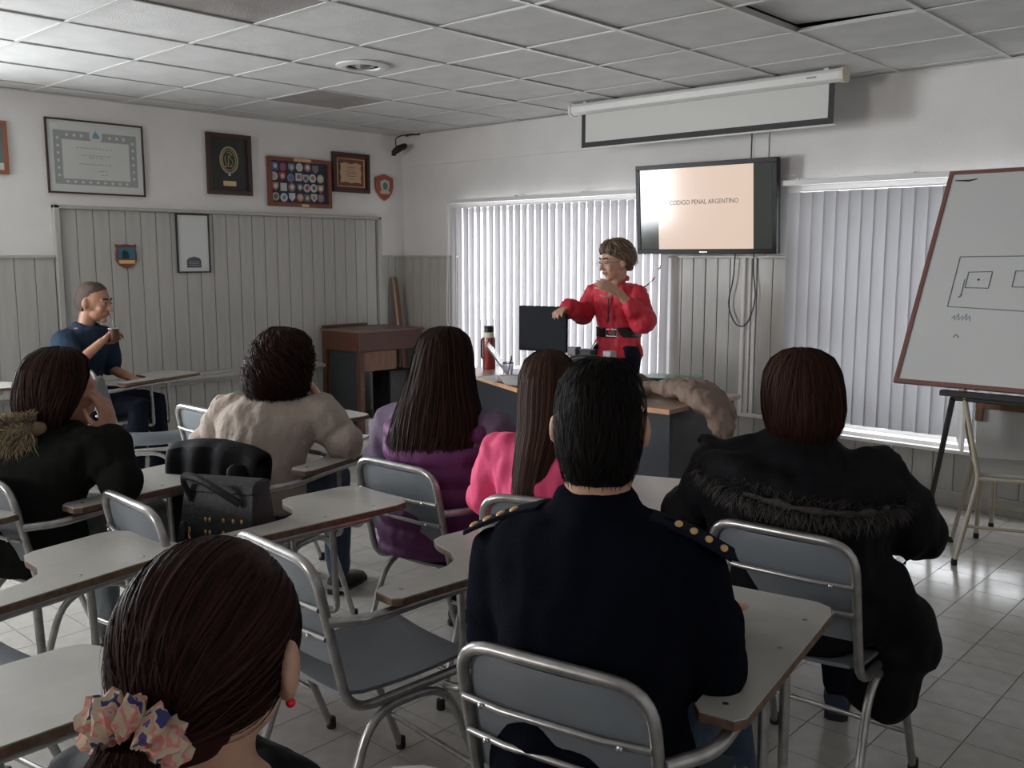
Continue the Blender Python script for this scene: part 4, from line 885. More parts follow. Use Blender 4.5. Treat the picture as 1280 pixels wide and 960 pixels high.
class Figure:
    def __init__(s, label, x, y, rz, k=1.0, b=1.0, lean=0.0, sx=0.0, yaw=0, pitch=0, roll=0, hs=1.0, zoff=0.0, group=None, hd=(0, 0, 0)):
        s.root = thing('person', label, 'person', (x, y, 0), rz, group); s.k = k; s.b = b; s.lean = lean; s.sx = sx; s.zo = zoff; s.hs = hs
        hc = s.P(0, -.02, 1.205) + Vector(hd); s.hc = hc
        s.Mh = Matrix.Translation(hc) @ Matrix.Rotation(R_(yaw), 4, 'Z') @ Matrix.Rotation(R_(pitch), 4, 'X') @ Matrix.Rotation(R_(roll), 4, 'Y') @ Matrix.Scale(hs, 4)
        s.legs = {}; s.arms = {}
        for q in (-1, 1):
            s.arms[q] = [s.P(q * .178 * b, -.05, .985), Vector((q * .26 * b, .02, .74 + zoff)), Vector((q * .16, .26, .735 + zoff))]
            s.legs[q] = [Vector((q * .09, .0, .54)), Vector((q * .13, .40, .535)), Vector((q * .13, .41, .10)), Vector((q * .14, .55, .035))]
    def P(s, x, y, z):
        zz = .46 + (z - .46) * s.k; q = (z - .5) / .55
        return Vector((x + s.sx * q, y + s.lean * q, zz + s.zo))
    def torso(s, mb, o=0.0, z0=.40, z1=1.08, b=None, flare=None, n=24):
        b = s.b if b is None else b; secs = []
        for z, w_, d, y in TOR:
            if z < z0 or z > z1: continue
            c = s.P(0, y, z); f = flare(z) if flare else 0; secs.append((c.x, c.y, c.z, w_ * (b if z < 1.03 else 1) + o + f, d * (1 + (b - 1) * .7) + o + f))
        return mb.ell_loft(secs, n)
    def arm(s, mb, q, o=0.0, sleeve=1.0, r=(.056, .050, .042, .039, .029)):
        S_, E_, W_ = s.arms[q]; pts = [S_ - Vector((q * .03, 0, -.0)), S_, S_.lerp(E_, .5), E_, E_.lerp(W_, .5), W_]; rr = [r[0], r[0], r[1], r[2], r[3], r[4]]
        if sleeve < .5:
            t = sleeve * 2; pts = [pts[0], pts[1], S_.lerp(E_, t * .5), S_.lerp(E_, t)]; rr = rr[:3] + [r[1]]
        elif sleeve < 1: t = sleeve * 2 - 1; pts = pts[:4] + [E_.lerp(W_, t)]; rr = rr[:4] + [r[3]]
        if o > 0 and sleeve > .6: mb.ellipsoid(E_, (r[2] + o + .006,) * 3, None, 14, 10)
        return mb.tube(pts, [a + o for a in rr], 14, round_ends=True)
    def leg(s, mb, q, o=0.0, to=1.0, r=(.088, .074, .058, .052, .040)):
        H_, K_, A_, T_ = s.legs[q]; pts = [H_, H_.lerp(K_, .5), K_, K_.lerp(A_, .45), K_.lerp(A_, to)]
        return mb.tube(pts, [a + o for a in r], 14, round_ends=True)
    def shoe(s, q, m, name='shoe', sole=None):
        H_, K_, A_, T_ = s.legs[q]; d = (T_ - A_); d.z = 0; d.normalize(); a = Vector((-d.y, d.x, 0)); rings = []; zb = .004
        for t, w_, h in ((-.055, .024, .05), (-.045, .034, .085), (.0, .038, .095), (.06, .042, .070), (.12, .046, .052), (.17, .040, .042), (.20, .022, .03)):
            c = Vector((A_.x, A_.y, 0)) + d * t; rings.append([c + a * w_ * math.cos(g) + Vector((0, 0, zb + h / 2 + h / 2 * math.sin(g) * (1 if math.sin(g) > 0 else .98))) for g in [2 * PI * k / 14 for k in range(14)]])
        zmin = 0
        sh = part(name, MB().rings(rings), m, s.root, True)
        sr = [[Vector((A_.x, A_.y, 0)) + d * t + a * w_ * e + Vector((0, 0, z)) for z, e in ((.0, -1), (.0, 1), (.018, 1), (.018, -1))] for t, w_ in ((-.06, .022), (-.045, .036), (.06, .040), (.12, .048), (.18, .042), (.21, .018))]
        part('sole', MB().rings(sr), sole or M['rubber'], sh); return sh
    def head(s, mb, nose=1.0, ears=True, ear=0.0, neck=1.0):
        h = MB(); h.ellipsoid((0, -.012, .018), (.077, .098, .102), None, 24, 16).ellipsoid((0, .028, -.05), (.055, .062, .060)).ellipsoid((0, .040, -.008), (.060, .056, .074)).ellipsoid((0, .070, -.095), (.021, .019, .017))
        h.tube([(0, .088, .022), (0, .101, -.004), (0, .113, -.024)], [.008, .0095, .0125], 10, round_ends=True).ellipsoid((-.012, .100, -.028), (.009, .010, .008)).ellipsoid((.012, .100, -.028), (.009, .010, .008))
        h.tube([(-.040, .074, .028), (-.018, .086, .030), (.018, .086, .030), (.040, .074, .028)], .010, 8, round_ends=True)
        for q in (-1, 1):
            h.ellipsoid((q * .036, .066, -.024), (.022, .022, .024))
            if ears:
                rot = Matrix.Rotation(R_(q * 22), 3, 'Z'); h.ellipsoid((q * (.083 + ear), -.010, -.004), (.009 + ear * .2, .020, .033), rot, 12, 8); h.ellipsoid((q * (.079 + ear * .7), -.003, -.032), (.007 + ear * .5, .009, .012), None, 10, 6)
        h.ellipsoid((0, .088, -.050), (.023, .012, .006)).ellipsoid((0, .087, -.060), (.019, .012, .007))
        h.xf(s.Mh); mb.merge(h)
        nb = s.P(0, -.045, 1.03); ht = s.Mh @ Vector((0, -.025, -.045)); mb.tube([nb, nb.lerp(ht, .5), ht], [.046 * neck, .053 * neck, .054 * neck], 16, round_ends=True)
    def body(s, m, voxel=.009, hands={}, feet=True, ao=-.018, ear=0.0, neck=1.0):
        mb = MB(); s.torso(mb, -.024, b=s.b * .96); s.head(mb, ear=ear, neck=neck)
        for q in (-1, 1):
            s.arm(mb, q, ao, r=(.048, .048, .042 if ao > -.01 else .036, .039, .029 - ao - .004)); s.leg(mb, q, -.012)
            if feet: A_, T_ = s.legs[q][2], s.legs[q][3]; mb.tube([A_ + Vector((0, 0, .0)), (A_ + T_) / 2 + Vector((0, 0, -.01)), T_ + Vector((0, 0, .01))], [.030, .022, .016], 10, round_ends=True)
            if q in hands: hand(mb, s.arms[q][2], *hands[q][0:2], **hands[q][2])
            else:
                d = s.arms[q][2] - s.arms[q][1]; hand(mb, s.arms[q][2], d, (0, 0, -1), side=-q, curl=.25)
        me = fuse(mb, voxel, 2); me.materials.append(m); return link('body', me, None, s.root)
    def garment(s, name, mb, m, voxel=.011, smooth=4, disp=.012, ds=.10, fn=None):
        me = fuse(mb, voxel, smooth, disp, ds)
        if fn:
            n = len(me.vertices); co = np.empty(n * 3); me.vertices.foreach_get('co', co); no = np.empty(n * 3); me.vertex_normals.foreach_get('vector', no)
            co = fn(co.reshape(-1, 3), no.reshape(-1, 3)); me.vertices.foreach_set('co', co.ravel()); me.update()
        me.materials.append(m); return link(name, me, None, s.root)
    def trousers(s, m, o=.012, top=.66, name='trousers', shoes=None):
        mb = MB(); s.torso(mb, .008, z1=top, b=1 + (s.b - 1) * .7)
        for q in (-1, 1): s.leg(mb, q, o, 1.0)
        g = s.garment(name, mb, m, .012, 3, .008, .08)
        for q in (-1, 1): s.shoe(q, shoes or M['blackmat'])
        return g
    def face(s, brows=True, eyes=True, lips=True, browm=None):
        for q in (-1, 1):
            if brows: part('eyebrow', MB().tube([s.Mh @ Vector((q * a, b_, c)) for a, b_, c in ((.016, .094, .036), (.030, .091, .041), (.044, .080, .037))], .0042, 6, round_ends=True), browm or M['hair_dark'], s.root, True)
            if eyes:
                e = part('eye', MB().ellipsoid(s.Mh @ Vector((q * .030, .0815, .012)), (.013, .011, .009)), M['sclera'], s.root, True); part('iris', MB().ellipsoid(s.Mh @ Vector((q * .030, .0905, .011)), (.006, .004, .006), nu=10, nv=8), M['eye'], e, True)
        if lips: part('lips', MB().tube([s.Mh @ Vector(p) for p in ((-.023, .088, -.054), (-.010, .0985, -.051), (0, .0995, -.052), (.010, .0985, -.051), (.023, .088, -.054))], [.003, .0055, .0055, .0055, .003], 8, round_ends=True), M['lips'], s.root, True)
# head-shaped hair rings: z, cx, cy, a, bf, bb
def cap(a=.088, bf=.090, bb=.108, top=.132, cy=-.012, z_end=-.06, shrink=.9):
    out = []
    for z in (1.0, .97, .9, .75, .5, .2, -.1): out.append((cy * 0 + top * z if z > 0 else top * z, 0, cy, a * math.sqrt(max(1 - z * z, .002)), bf * math.sqrt(max(1 - z * z, .002)), bb * math.sqrt(max(1 - z * z, .002))))
    out.append((z_end, 0, cy - .005, a * shrink, bf * .55, bb * .86)); return out

# --- officer in navy, centre foreground
f = Figure('broad person with short black hair in navy pullover with gold-marked shoulder straps', 5.722, -4.47, 24, k=.97, b=1.02, yaw=8, pitch=-4, hs=1.0)
for q in (-1, 1): f.arms[q] = [f.P(q * .178, -.055, .955), Vector((q * (.222 if q > 0 else .205), -.01, .735)), Vector((q * .19, .25, .75))]
f.legs[1] = [Vector((.10, .0, .55)), Vector((.20, .40, .52)), Vector((.24, .36, .10)), Vector((.27, .50, .035))]
f.body(M['skin'], .008, ear=.001, neck=1.18)
mb = MB(); f.torso(mb, .024, z1=1.05)
for q in (-1, 1): f.arm(mb, q, .010, .97, r=(.060, .060, .054, .045, .034))
c = f.P(0, -.045, 1.06); mb.ell_loft([(c.x, c.y, c.z - .06, .12, .10), (c.x, c.y, c.z, .082, .078), (c.x, c.y + .004, c.z + .035, .070, .068)], 20)
f.garment('pullover', mb, M['navy'], .012, 4, .014, .12)
for q in (-1, 1):     # woven shoulder yoke patches and straps with gold marks
    S_ = f.P(q * .145, -.055, .975)
    e = part('shoulder_strap', MB().rings([[Vector((S_.x + q * (t * .135 - .040), S_.y + w_ * .030, S_.z + .066 - .052 * t ** 1.4 + hh)) for w_, hh in ((-1, 0), (1, 0), (1, .010), (-1, .010))] for t in (0, .15, .35, .55, .75, .95, 1.1)]), M['navyyoke'], f.root, bevel=.003)
    for kk in range(4):
        t = .38 + kk * .2; part('gold_mark', MB().ellipsoid((S_.x + q * (t * .135 - .040), S_.y - .008, S_.z + .0765 - .052 * t ** 1.4), (.0075, .018, .004), Matrix.Rotation(R_(q * 12), 3, 'Y'), 12, 8), M['goldcloth'], e, True)
f.trousers(M['jeans'])
R1 = [(.128, 0, -.015, .010, .012, .012), (.125, 0, -.015, .033, .035, .04), (.112, 0, -.015, .055, .062, .070), (.085, 0, -.014, .072, .080, .090), (.045, 0, -.014, .0805, .088, .103), (.0, 0, -.022, .0805, .060, .100), (-.045, 0, -.030, .074, .020, .088), (-.082, 0, -.034, .064, .005, .068), (-.10, 0, -.034, .058, .0, .058)]
hair(f.root, f.Mh, R1, M['hair_black'], n=5200, wid=.0018, wave=.0006, tlen=(.06, .13), t0=(0, .93), steps=4, off=.006, disp=.002, twist=.05)

# --- woman at right in the black coat
f = Figure('person with a mahogany bob in a black coat with dark fur hood trim', 5.636, -3.41, 25, k=.875, b=1.26, yaw=22, pitch=-3, hs=1.0, sx=-.02)
f.arms[-1] = [f.P(-.205, -.04, .97), Vector((-.33, .02, .76)), Vector((-.20, .28, .74))]; f.arms[1] = [f.P(.205, -.04, .97), Vector((.30, .0, .74)), Vector((.18, .26, .72))]
f.body(M['skin'], .009)
mb = MB(); f.torso(mb, .045, z1=1.05)
for q in (-1, 1): f.arm(mb, q, .034, .97)
mb.tube(spline([(.20, -.10, .62), (.235, -.07, .56), (.255, -.06, .48), (.245, -.07, .40), (.22, -.08, .33)], 4), [.10] * 4 + [.115] * 4 + [.115] * 4 + [.10] * 5, 16, flat=.8, round_ends=True)
mb.tube([(-.15, -.12, .60), (.18, -.12, .60)], .09, 14, round_ends=True)
c = f.P(0, -.05, 1.05); mb.ell_loft([(c.x, c.y, c.z - .10, .21, .15), (c.x, c.y - .01, c.z - .03, .165, .125), (c.x, c.y, c.z + .025, .10, .09), (c.x, c.y, c.z + .045, .085, .08)], 24)
mb.tube(spline([c + Vector((-.24, -.02, -.055)), c + Vector((-.14, -.14, -.07)), c + Vector((0, -.185, -.085)), c + Vector((.14, -.14, -.10)), c + Vector((.24, -.02, -.10))], 4), .052, 12, round_ends=True)
mb.tube(spline([c + Vector((-.27, .05, .0)), c + Vector((-.17, .0, .0)), c + Vector((-.08, .0, .02))], 4), [.012] * 4 + [.03] * 5, 8, round_ends=True)
f.garment('coat', mb, M['blackcoat'], .012, 4, .024, .11)
fur(f.root, [c + Vector((-.25, -.06, -.055)), c + Vector((-.15, -.185, -.085)), c + Vector((0, -.235, -.11)), c + Vector((.15, -.19, -.125)), c + Vector((.26, -.06, -.12))], .020, 3000, .038, M['fur_dark'], .002)
f.trousers(M['trousers'], shoes=M['shoeblue'])
R2 = [(.135, 0, -.01, .010, .012, .012), (.130, 0, -.012, .045, .045, .048), (.108, 0, -.014, .078, .078, .084), (.07, 0, -.014, .098, .092, .106), (.02, 0, -.016, .106, .080, .116), (-.03, 0, -.022, .107, .052, .116), (-.08, 0, -.028, .098, .03, .106), (-.115, 0, -.03, .082, .02, .086)]
hair(f.root, f.Mh, R2, M['hair_red'], n=2800, wid=.0032, wave=.003, freq=5, tlen=(.85, 1.03), t0=(0, .3), off=.006, disp=.005, twist=.25)

# --- woman in beige sweater
f = Figure('person with curly dark auburn hair in a beige sweater, resting cheek on hand', 3.50, -3.82, 26, k=.825, b=1.12, lean=.08, sx=.07, yaw=-12, pitch=-6, roll=6)
f.arms[1] = [f.P(.20, -.04, .965), Vector((.35, .06, .765)), Vector((.225, .11, .90))]; f.arms[-1] = [f.P(-.20, -.05, .965), Vector((-.26, .02, .72)), Vector((-.05, .24, .735))]
f.body(M['skindark'], .007, {1: ((-.45, .05, .9), (-.9, -.2, -.1), dict(side=1, curl=.35))})
mb = MB(); f.torso(mb, .022, z0=.50, z1=1.05)
for q in (-1, 1): f.arm(mb, q, .020, .94, r=(.060, .060, .054, .050, .036))
c = f.P(0, -.045, 1.06); mb.ell_loft([(c.x, c.y, c.z - .05, .13, .115), (c.x, c.y, c.z + .01, .072, .068)], 20)
mb.ell_loft([(.02, -.06, .50, .195, .15), (.02, -.06, .62, .20, .15), (.03, -.06, .70, .18, .14)], 24)
f.garment('sweater', mb, M['beigeknit'], .010, 3, .009, .055)
f.trousers(M['jeans'])
R3 = [(.135, 0, -.01, .012, .014, .014), (.128, 0, -.012, .050, .045, .055), (.10, 0, -.014, .078, .072, .088), (.05, 0, -.018, .096, .078, .108), (0, 0, -.022, .104, .072, .114), (-.06, 0, -.028, .112, .05, .118), (-.12, 0, -.03, .114, .04, .112), (-.165, 0, -.03, .096, .03, .09)]
hair(f.root, f.Mh, R3, M['hair_auburn'], n=3200, wid=.0042, wave=.002, freq=22, curl=.014, steps=24, tlen=(.75, 1.06), t0=(0, .35), off=.012, disp=.018, lumps=.035)
# --- purple vest
f = Figure('person with long dark hair in a purple quilted vest with mauve sleeves', 4.37, -3.61, 22, k=.88, b=1.10, lean=.03, yaw=4, pitch=-4, sx=.0)
f.arms[1] = [f.P(.19, -.04, .96), Vector((.29, .04, .74)), Vector((.20, .28, .735))]; f.arms[-1] = [f.P(-.19, -.04, .96), Vector((-.28, .04, .74)), Vector((-.12, .28, .735))]
f.body(M['skin'], .009)
mb = MB()
for q in (-1, 1): f.arm(mb, q, .026, .96)
f.torso(mb, .012, z0=.8, z1=1.04)
f.garment('sleeved_shirt', mb, M['mauve'], .011, 3, .010, .08)
def quilt(co, no):
    b_ = np.abs(np.sin(co[:, 2] * PI / .072)) ** .6; return co + no * ((b_ - .7) * .014)[:, None]
mb = MB(); f.torso(mb, .034, z0=.5, z1=1.03, b=.98)
for q in (-1, 1): mb.tube([f.P(q * .08, -.05, .99), f.P(q * .135, -.05, .975)], [.075, .07], 14, round_ends=True)
c = f.P(0, -.045, 1.05); mb.ell_loft([(c.x, c.y, c.z - .05, .13, .11), (c.x, c.y, c.z + .03, .082, .08)], 20); mb.ell_loft([(0, -.06, .475, .225, .17), (0, -.06, .62, .225, .17), (0, -.06, .72, .20, .155)], 24)
f.garment('quilted_vest', mb, M['purple'], .010, 3, .006, .10, quilt)
f.trousers(M['trousers'])
R4 = [(.133, 0, -.01, .010, .012, .012), (.128, 0, -.012, .045, .042, .05), (.10, 0, -.016, .080, .074, .090), (.05, 0, -.020, .095, .075, .108), (-.02, 0, -.028, .108, .045, .112), (-.09, 0, -.045, .126, .03, .112), (-.16, 0, -.065, .150, .02, .106), (-.23, .0, -.085, .168, .01, .100), (-.29, -.01, -.095, .165, .005, .092), (-.35, -.02, -.10, .12, .0, .075)]
hair(f.root, f.Mh, R4, M['hair_dark'], n=3600, wid=.0042, wave=.005, freq=9, steps=18, tlen=(.80, 1.06), t0=(0, .28), off=.008, disp=.012, lumps=.05, twist=.12)
# --- pink top
f = Figure('person with long straight brown hair in a bright pink top, half hidden', 4.94, -3.70, 30, k=.85, b=.82, yaw=-3, pitch=-3, hs=.96)
f.body(M['skin'], .010)
mb = MB(); f.torso(mb, .018, z1=1.045)
for q in (-1, 1): f.arm(mb, q, .014, .62)
c = f.P(0, -.045, 1.06); mb.ell_loft([(c.x, c.y - .01, c.z - .05, .12, .10), (c.x, c.y - .015, c.z + .01, .075, .07)], 20)
f.garment('pink_top', mb, M['pink'], .011, 3, .014, .07)
f.trousers(M['jeans'])
R5 = [(.130, 0, -.012, .008, .010, .010), (.124, 0, -.014, .040, .040, .046), (.10, 0, -.018, .070, .070, .082), (.05, 0, -.020, .088, .070, .104), (-.03, 0, -.03, .088, .03, .106), (-.10, 0, -.05, .080, .02, .096), (-.20, -.015, -.08, .072, .005, .080), (-.30, -.03, -.095, .062, .0, .070), (-.40, -.045, -.10, .045, 0, .060), (-.45, -.055, -.10, .025, 0, .045)]
hair(f.root, f.Mh, R5, M['hair_choc'], n=2600, wid=.0035, wave=.002, freq=4, steps=16, tlen=(.85, 1.02), t0=(0, .22), off=.004, disp=.004, twist=.05)
# --- left woman with fur-collared coat
f = Figure('person with a brown bob in a dark tan-fur-collared coat, hand at chin', 3.444, -4.67, 20, k=.79, b=1.12, lean=.05, sx=.09, yaw=-28, pitch=-6, hs=1.07)
f.arms[1] = [f.P(.185, -.03, .965), Vector((.355, .04, .765)), Vector((.265, .09, .90))]; f.arms[-1] = [f.P(-.18, -.04, .965), Vector((-.24, .05, .73)), Vector((.10, .16, .735))]
f.body(M['skindark'], .007, {1: ((-.22, .12, .95), (-.9, .0, .1), dict(side=1, curl=.38)), -1: ((.9, .25, -.1), (0, 0, -1), dict(side=1, curl=.3))})
mb = MB(); f.torso(mb, .034, z1=1.05)
for q in (-1, 1): f.arm(mb, q, .028, .93)
c = f.P(0, -.045, 1.06); mb.ell_loft([(c.x, c.y, c.z - .06, .15, .12), (c.x, c.y, c.z + .02, .09, .085)], 20)
f.garment('coat', mb, M['darkcoat'], .011, 3, .010, .09)
fur(f.root, [c + Vector((.06, -.10, .01)), c + Vector((-.02, -.135, .0)), c + Vector((-.10, -.13, -.015)), c + Vector((-.17, -.06, -.03)), c + Vector((-.19, .05, -.06))], .044, 5200, .055, M['fur_tan'], .0024)
f.trousers(M['greyjeans'])
R6 = [(.135, 0, -.01, .012, .014, .014), (.129, 0, -.012, .048, .045, .05), (.105, 0, -.014, .082, .076, .086), (.06, 0, -.016, .102, .082, .108), (.01, 0, -.018, .110, .07, .116), (-.04, 0, -.022, .108, .05, .114), (-.09, 0, -.028, .092, .03, .100), (-.12, 0, -.03, .072, .02, .080)]
hair(f.root, f.Mh, R6, M['hair_dark'], n=2600, wid=.0036, wave=.004, freq=6, tlen=(.8, 1.04), t0=(0, .3), off=.008, disp=.008, twist=.3)
# --- lecturer in red
f = Figure('standing person in red blouse and wide black belt gesturing beside the monitor', 3.19, -1.0, 195, k=.885, b=.74, zoff=.345, lean=.03, yaw=-34, pitch=-12, hs=1.0)
f.arms[1] = [f.P(.148, -.045, .985), Vector((.215, .02, 1.13)), Vector((.235, .20, 1.175))]; f.arms[-1] = [f.P(-.148, -.045, .985), Vector((-.215, .07, 1.10)), Vector((-.095, .205, 1.285))]
for q in (-1, 1): f.legs[q] = [Vector((q * .08, -.02, .86)), Vector((q * .085, .01, .47)), Vector((q * .09, -.03, .09)), Vector((q * .11, .11, .03))]
f.body(M['skin'], .006, ao=-.008, hands={1: ((.2, .9, -.1), (0, .1, -1), dict(side=-1, curl=.45, L=.92)), -1: ((.55, .55, .35), (.7, -.6, -.1), dict(side=1, curl=.30, L=.92))})
bl = MB(); f.torso(bl, .018, z0=.50, z1=1.06, flare=lambda z: .022 if z < .56 else (.004 if z < .66 else .012))
f.arm(bl, 1, .020, .96, r=(.044, .044, .046, .046, .034)); f.arm(bl, -1, .018, .72, r=(.046, .050, .060, .050, .034))
c = f.P(0, -.045, 1.06); bl.tube(spline([c + Vector((-.025, .07, -.08)), c + Vector((-.062, .03, .0)), c + Vector((-.045, -.045, .03)), c + Vector((.045, -.045, .03)), c + Vector((.062, .03, .0)), c + Vector((.025, .07, -.08))], 4), .014, 8, round_ends=True)
f.garment('blouse', bl, M['red'], .008, 2, .012, .06)
nk = MB().tube([c + Vector((0, .092, -.125)), c + Vector((0, .082, -.06)), c + Vector((0, .052, .0))], [.010, .026, .040], 12, round_ends=True, flat=.5)
part('neckline_skin', nk, M['skin'], f.root, True)
w_ = f.P(0, -.078, .70); b_ = part('belt', MB().ell_loft([(w_.x, w_.y, w_.z - .034, .147, .118), (w_.x, w_.y, w_.z - .030, .152, .123), (w_.x, w_.y, w_.z + .030, .152, .123), (w_.x, w_.y, w_.z + .034, .147, .118)], 32), M['belt'], f.root, True)
part('buckle', MB().tube([w_ + Vector((a, .125, z)) for a, z in ((-.035, -.022), (.035, -.022), (.035, .022), (-.035, .022))], .004, 6, True), M['steel'], b_, True)
part('necklace', MB().tube(spline([c + Vector((-.03, .055, -.01)), c + Vector((-.012, .100, -.10)), c + Vector((0, .132, -.20)), c + Vector((.012, .100, -.10)), c + Vector((.03, .055, -.01))], 5), .0028, 6), M['blackpl'], f.root, True)
part('pendant', MB().ellipsoid(c + Vector((0, .136, -.225)), (.008, .005, .028)), M['blackpl'], f.root, True)
for q in (-1, 1):
    part('blouse_tie', MB().tube(spline([w_ + Vector((q * .14, .02, -.05)), w_ + Vector((q * .175, .03, -.12)), w_ + Vector((q * .165, .04, -.19))], 4), [.012, .011, .01, .009, .008, .007, .006, .005, .004], 8, flat=.4), M['red'], f.root, True)
f.trousers(M['trousers'], o=.006, top=.60)
wr = f.arms[1][2]; part('wristwatch', MB().tube([wr + Vector((.027 * math.cos(a), .004 * math.sin(a), .027 * math.sin(a))) for a in [2 * PI * k / 16 for k in range(16)]], .005, 6, True), M['steel'], f.root, True)
part('ring', MB().tube([f.arms[-1][2] + Vector((.055, .062, .045)) + Vector((.011 * math.cos(a), .0, .011 * math.sin(a))) for a in [2 * PI * k / 12 for k in range(12)]], .0025, 5, True), M['steel'], f.root, True)
f.face(lips=True)
gl = MB()
for q in (-1, 1): gl.tube([f.Mh @ Vector((q * .031 + .021 * math.cos(a), .104 - abs(.021 * math.cos(a) + .0) * .1, .008 + .016 * math.sin(a))) for a in [2 * PI * k / 18 for k in range(18)]], .0014, 5, True); gl.tube([f.Mh @ Vector((q * .052, .100, .010)), f.Mh @ Vector((q * .080, .0, .008))], .0014, 5)
gl.tube([f.Mh @ Vector((-.010, .106, .012)), f.Mh @ Vector((.010, .106, .012))], .0014, 5)
part('glasses', gl, M['glassrim'], f.root, True)
R7 = [(.138, 0, -.01, .012, .014, .014), (.133, 0, -.012, .042, .045, .048), (.112, 0, -.014, .068, .072, .078), (.082, 0, -.018, .088, .086, .100), (.045, 0, -.026, .095, .072, .106), (.0, 0, -.040, .096, .040, .096), (-.04, 0, -.050, .088, .02, .080), (-.07, 0, -.056, .060, .005, .056)]
hair(f.root, f.Mh, R7, M['hair_light'], n=1500, wid=.0055, wave=.010, freq=7, tlen=(.45, .98), t0=(0, .5), off=.016, disp=.012, lumps=.03, twist=.5)
# --- man drinking mate
f = Figure('person with shaved head in navy polo shirt sipping from a gourd by boarded wall', .59, -3.28, -58, k=.99, b=1.14, lean=.04, sx=-.05, yaw=2, pitch=-10, hs=1.08, hd=(-.02, .02, .0))
f.arms[1] = [f.P(.195, -.05, .965), Vector((.285, .13, .815)), Vector((.13, .235, .965))]; f.arms[-1] = [f.P(-.195, -.02, .965), Vector((-.235, .04, .745)), Vector((-.12, .26, .70))]
f.legs[1] = [Vector((.09, .0, .55)), Vector((.10, .45, .545)), Vector((.15, .42, .10)), Vector((.17, .58, .035))]; f.legs[-1] = [Vector((-.09, .0, .55)), Vector((-.15, .42, .545)), Vector((-.17, .40, .10)), Vector((-.19, .56, .035))]
f.body(M['skindark'], .006, ao=-.006, hands={1: ((-.75, .25, .5), (-.35, .55, -.25), dict(side=1, curl=.75, thumb=1.0)), -1: ((.2, .9, -.1), (0, 0, -1), dict(side=1, curl=.4))})
mb = MB(); f.torso(mb, .020, z0=.50, z1=1.06); f.arm(mb, 1, .022, .42, r=(.062, .060, .05, .04, .03)); f.arm(mb, -1, .022, .42, r=(.062, .060, .05, .04, .03))
c = f.P(0, -.045, 1.06); mb.ell_loft([(c.x, c.y, c.z - .06, .15, .10), (c.x, c.y, c.z - .01, .085, .078)], 20); mb.tube([c + Vector((.074 * math.sin(a), .072 * math.cos(a) + .004, .008 - .035 * max(0, math.cos(a)))) for a in [2 * PI * k / 20 for k in range(20)]], .016, 8, True)
f.garment('polo_shirt', mb, M['navypolo'], .009, 2, .008, .09)
f.trousers(M['trousers'], o=.018)
f.face()
R8 = [(.122, 0, -.012, .010, .010, .010), (.119, 0, -.012, .034, .036, .040), (.106, 0, -.013, .056, .060, .068), (.082, 0, -.013, .071, .076, .088), (.048, 0, -.016, .0785, .060, .097), (.010, 0, -.022, .080, .035, .095), (-.03, 0, -.03, .074, .01, .086), (-.06, 0, -.032, .060, .005, .066)]
hair(f.root, f.Mh, R8, M['hair_buzz'], n=3000, wid=.0014, wave=.0003, tlen=(.02, .035), t0=(0, .9), steps=3, off=.003, disp=0, twist=.02, scale=.99)
mouth = f.Mh @ Vector((0, .103, -.052)); hp = f.arms[1][2] + Vector((-.062, .045, .035))
g = thing('mate_gourd', 'dark mate gourd with metal straw held in the hand of the seated man', 'cup', (0, 0, 0)); g.matrix_world = f.root.matrix_world
g.location = f.root.location; g.rotation_euler = f.root.rotation_euler
part('gourd', MB().lathe([(.018, -.045), (.032, -.03), (.036, 0), (.032, .03), (.034, .042), (.030, .042), (.026, .02)], hp, 20), M['wooddark'], g, True)
part('rim', MB().tube([hp + Vector((.034 * math.cos(a), .034 * math.sin(a), .043)) for a in [2 * PI * k / 18 for k in range(18)]], .004, 6, True), M['steel'], g, True)
part('straw', MB().tube(spline([hp + Vector((.0, 0, .0)), hp.lerp(mouth, .55) + Vector((0, .01, .022)), mouth], 4), .0035, 6), M['steel'], g, True)

# --- ponytailed head in the foreground
f = Figure('dark-haired person with ponytail in printed scrunchie and red earring, nearest camera', 5.857, -5.332, 20, k=.80, b=.92, yaw=7, pitch=-6, hs=1.03, sx=-.01)
for q in (-1, 1): f.arms[q] = [f.P(q * .16, -.05, .975), Vector((q * .21, .0, .70)), Vector((q * .10, .24, .655))]
f.body(M['skin'], .006, ear=.010)
mb = MB(); f.torso(mb, .022, z1=1.045)
for q in (-1, 1): f.arm(mb, q, .018, .96)
c = f.P(0, -.045, 1.06); mb.ell_loft([(c.x, c.y, c.z - .05, .13, .11), (c.x, c.y, c.z - .005, .08, .075)], 20)
f.garment('dark_top', mb, M['blackcoat'], .011, 3, .010, .1)
f.trousers(M['trousers'])
R9 = [(.128, 0, -.012, .012, .014, .014), (.122, 0, -.013, .042, .044, .048), (.100, 0, -.014, .068, .070, .080), (.06, 0, -.016, .086, .086, .102), (.02, 0, -.020, .0865, .060, .112), (-.02, 0, -.032, .078, .010, .108), (-.055, 0, -.050, .062, .0, .088), (-.085, 0, -.065, .045, .0, .055)]
h = hair(f.root, f.Mh, R9, M['hair_auburn'], n=0, disp=.002, scale=.97)
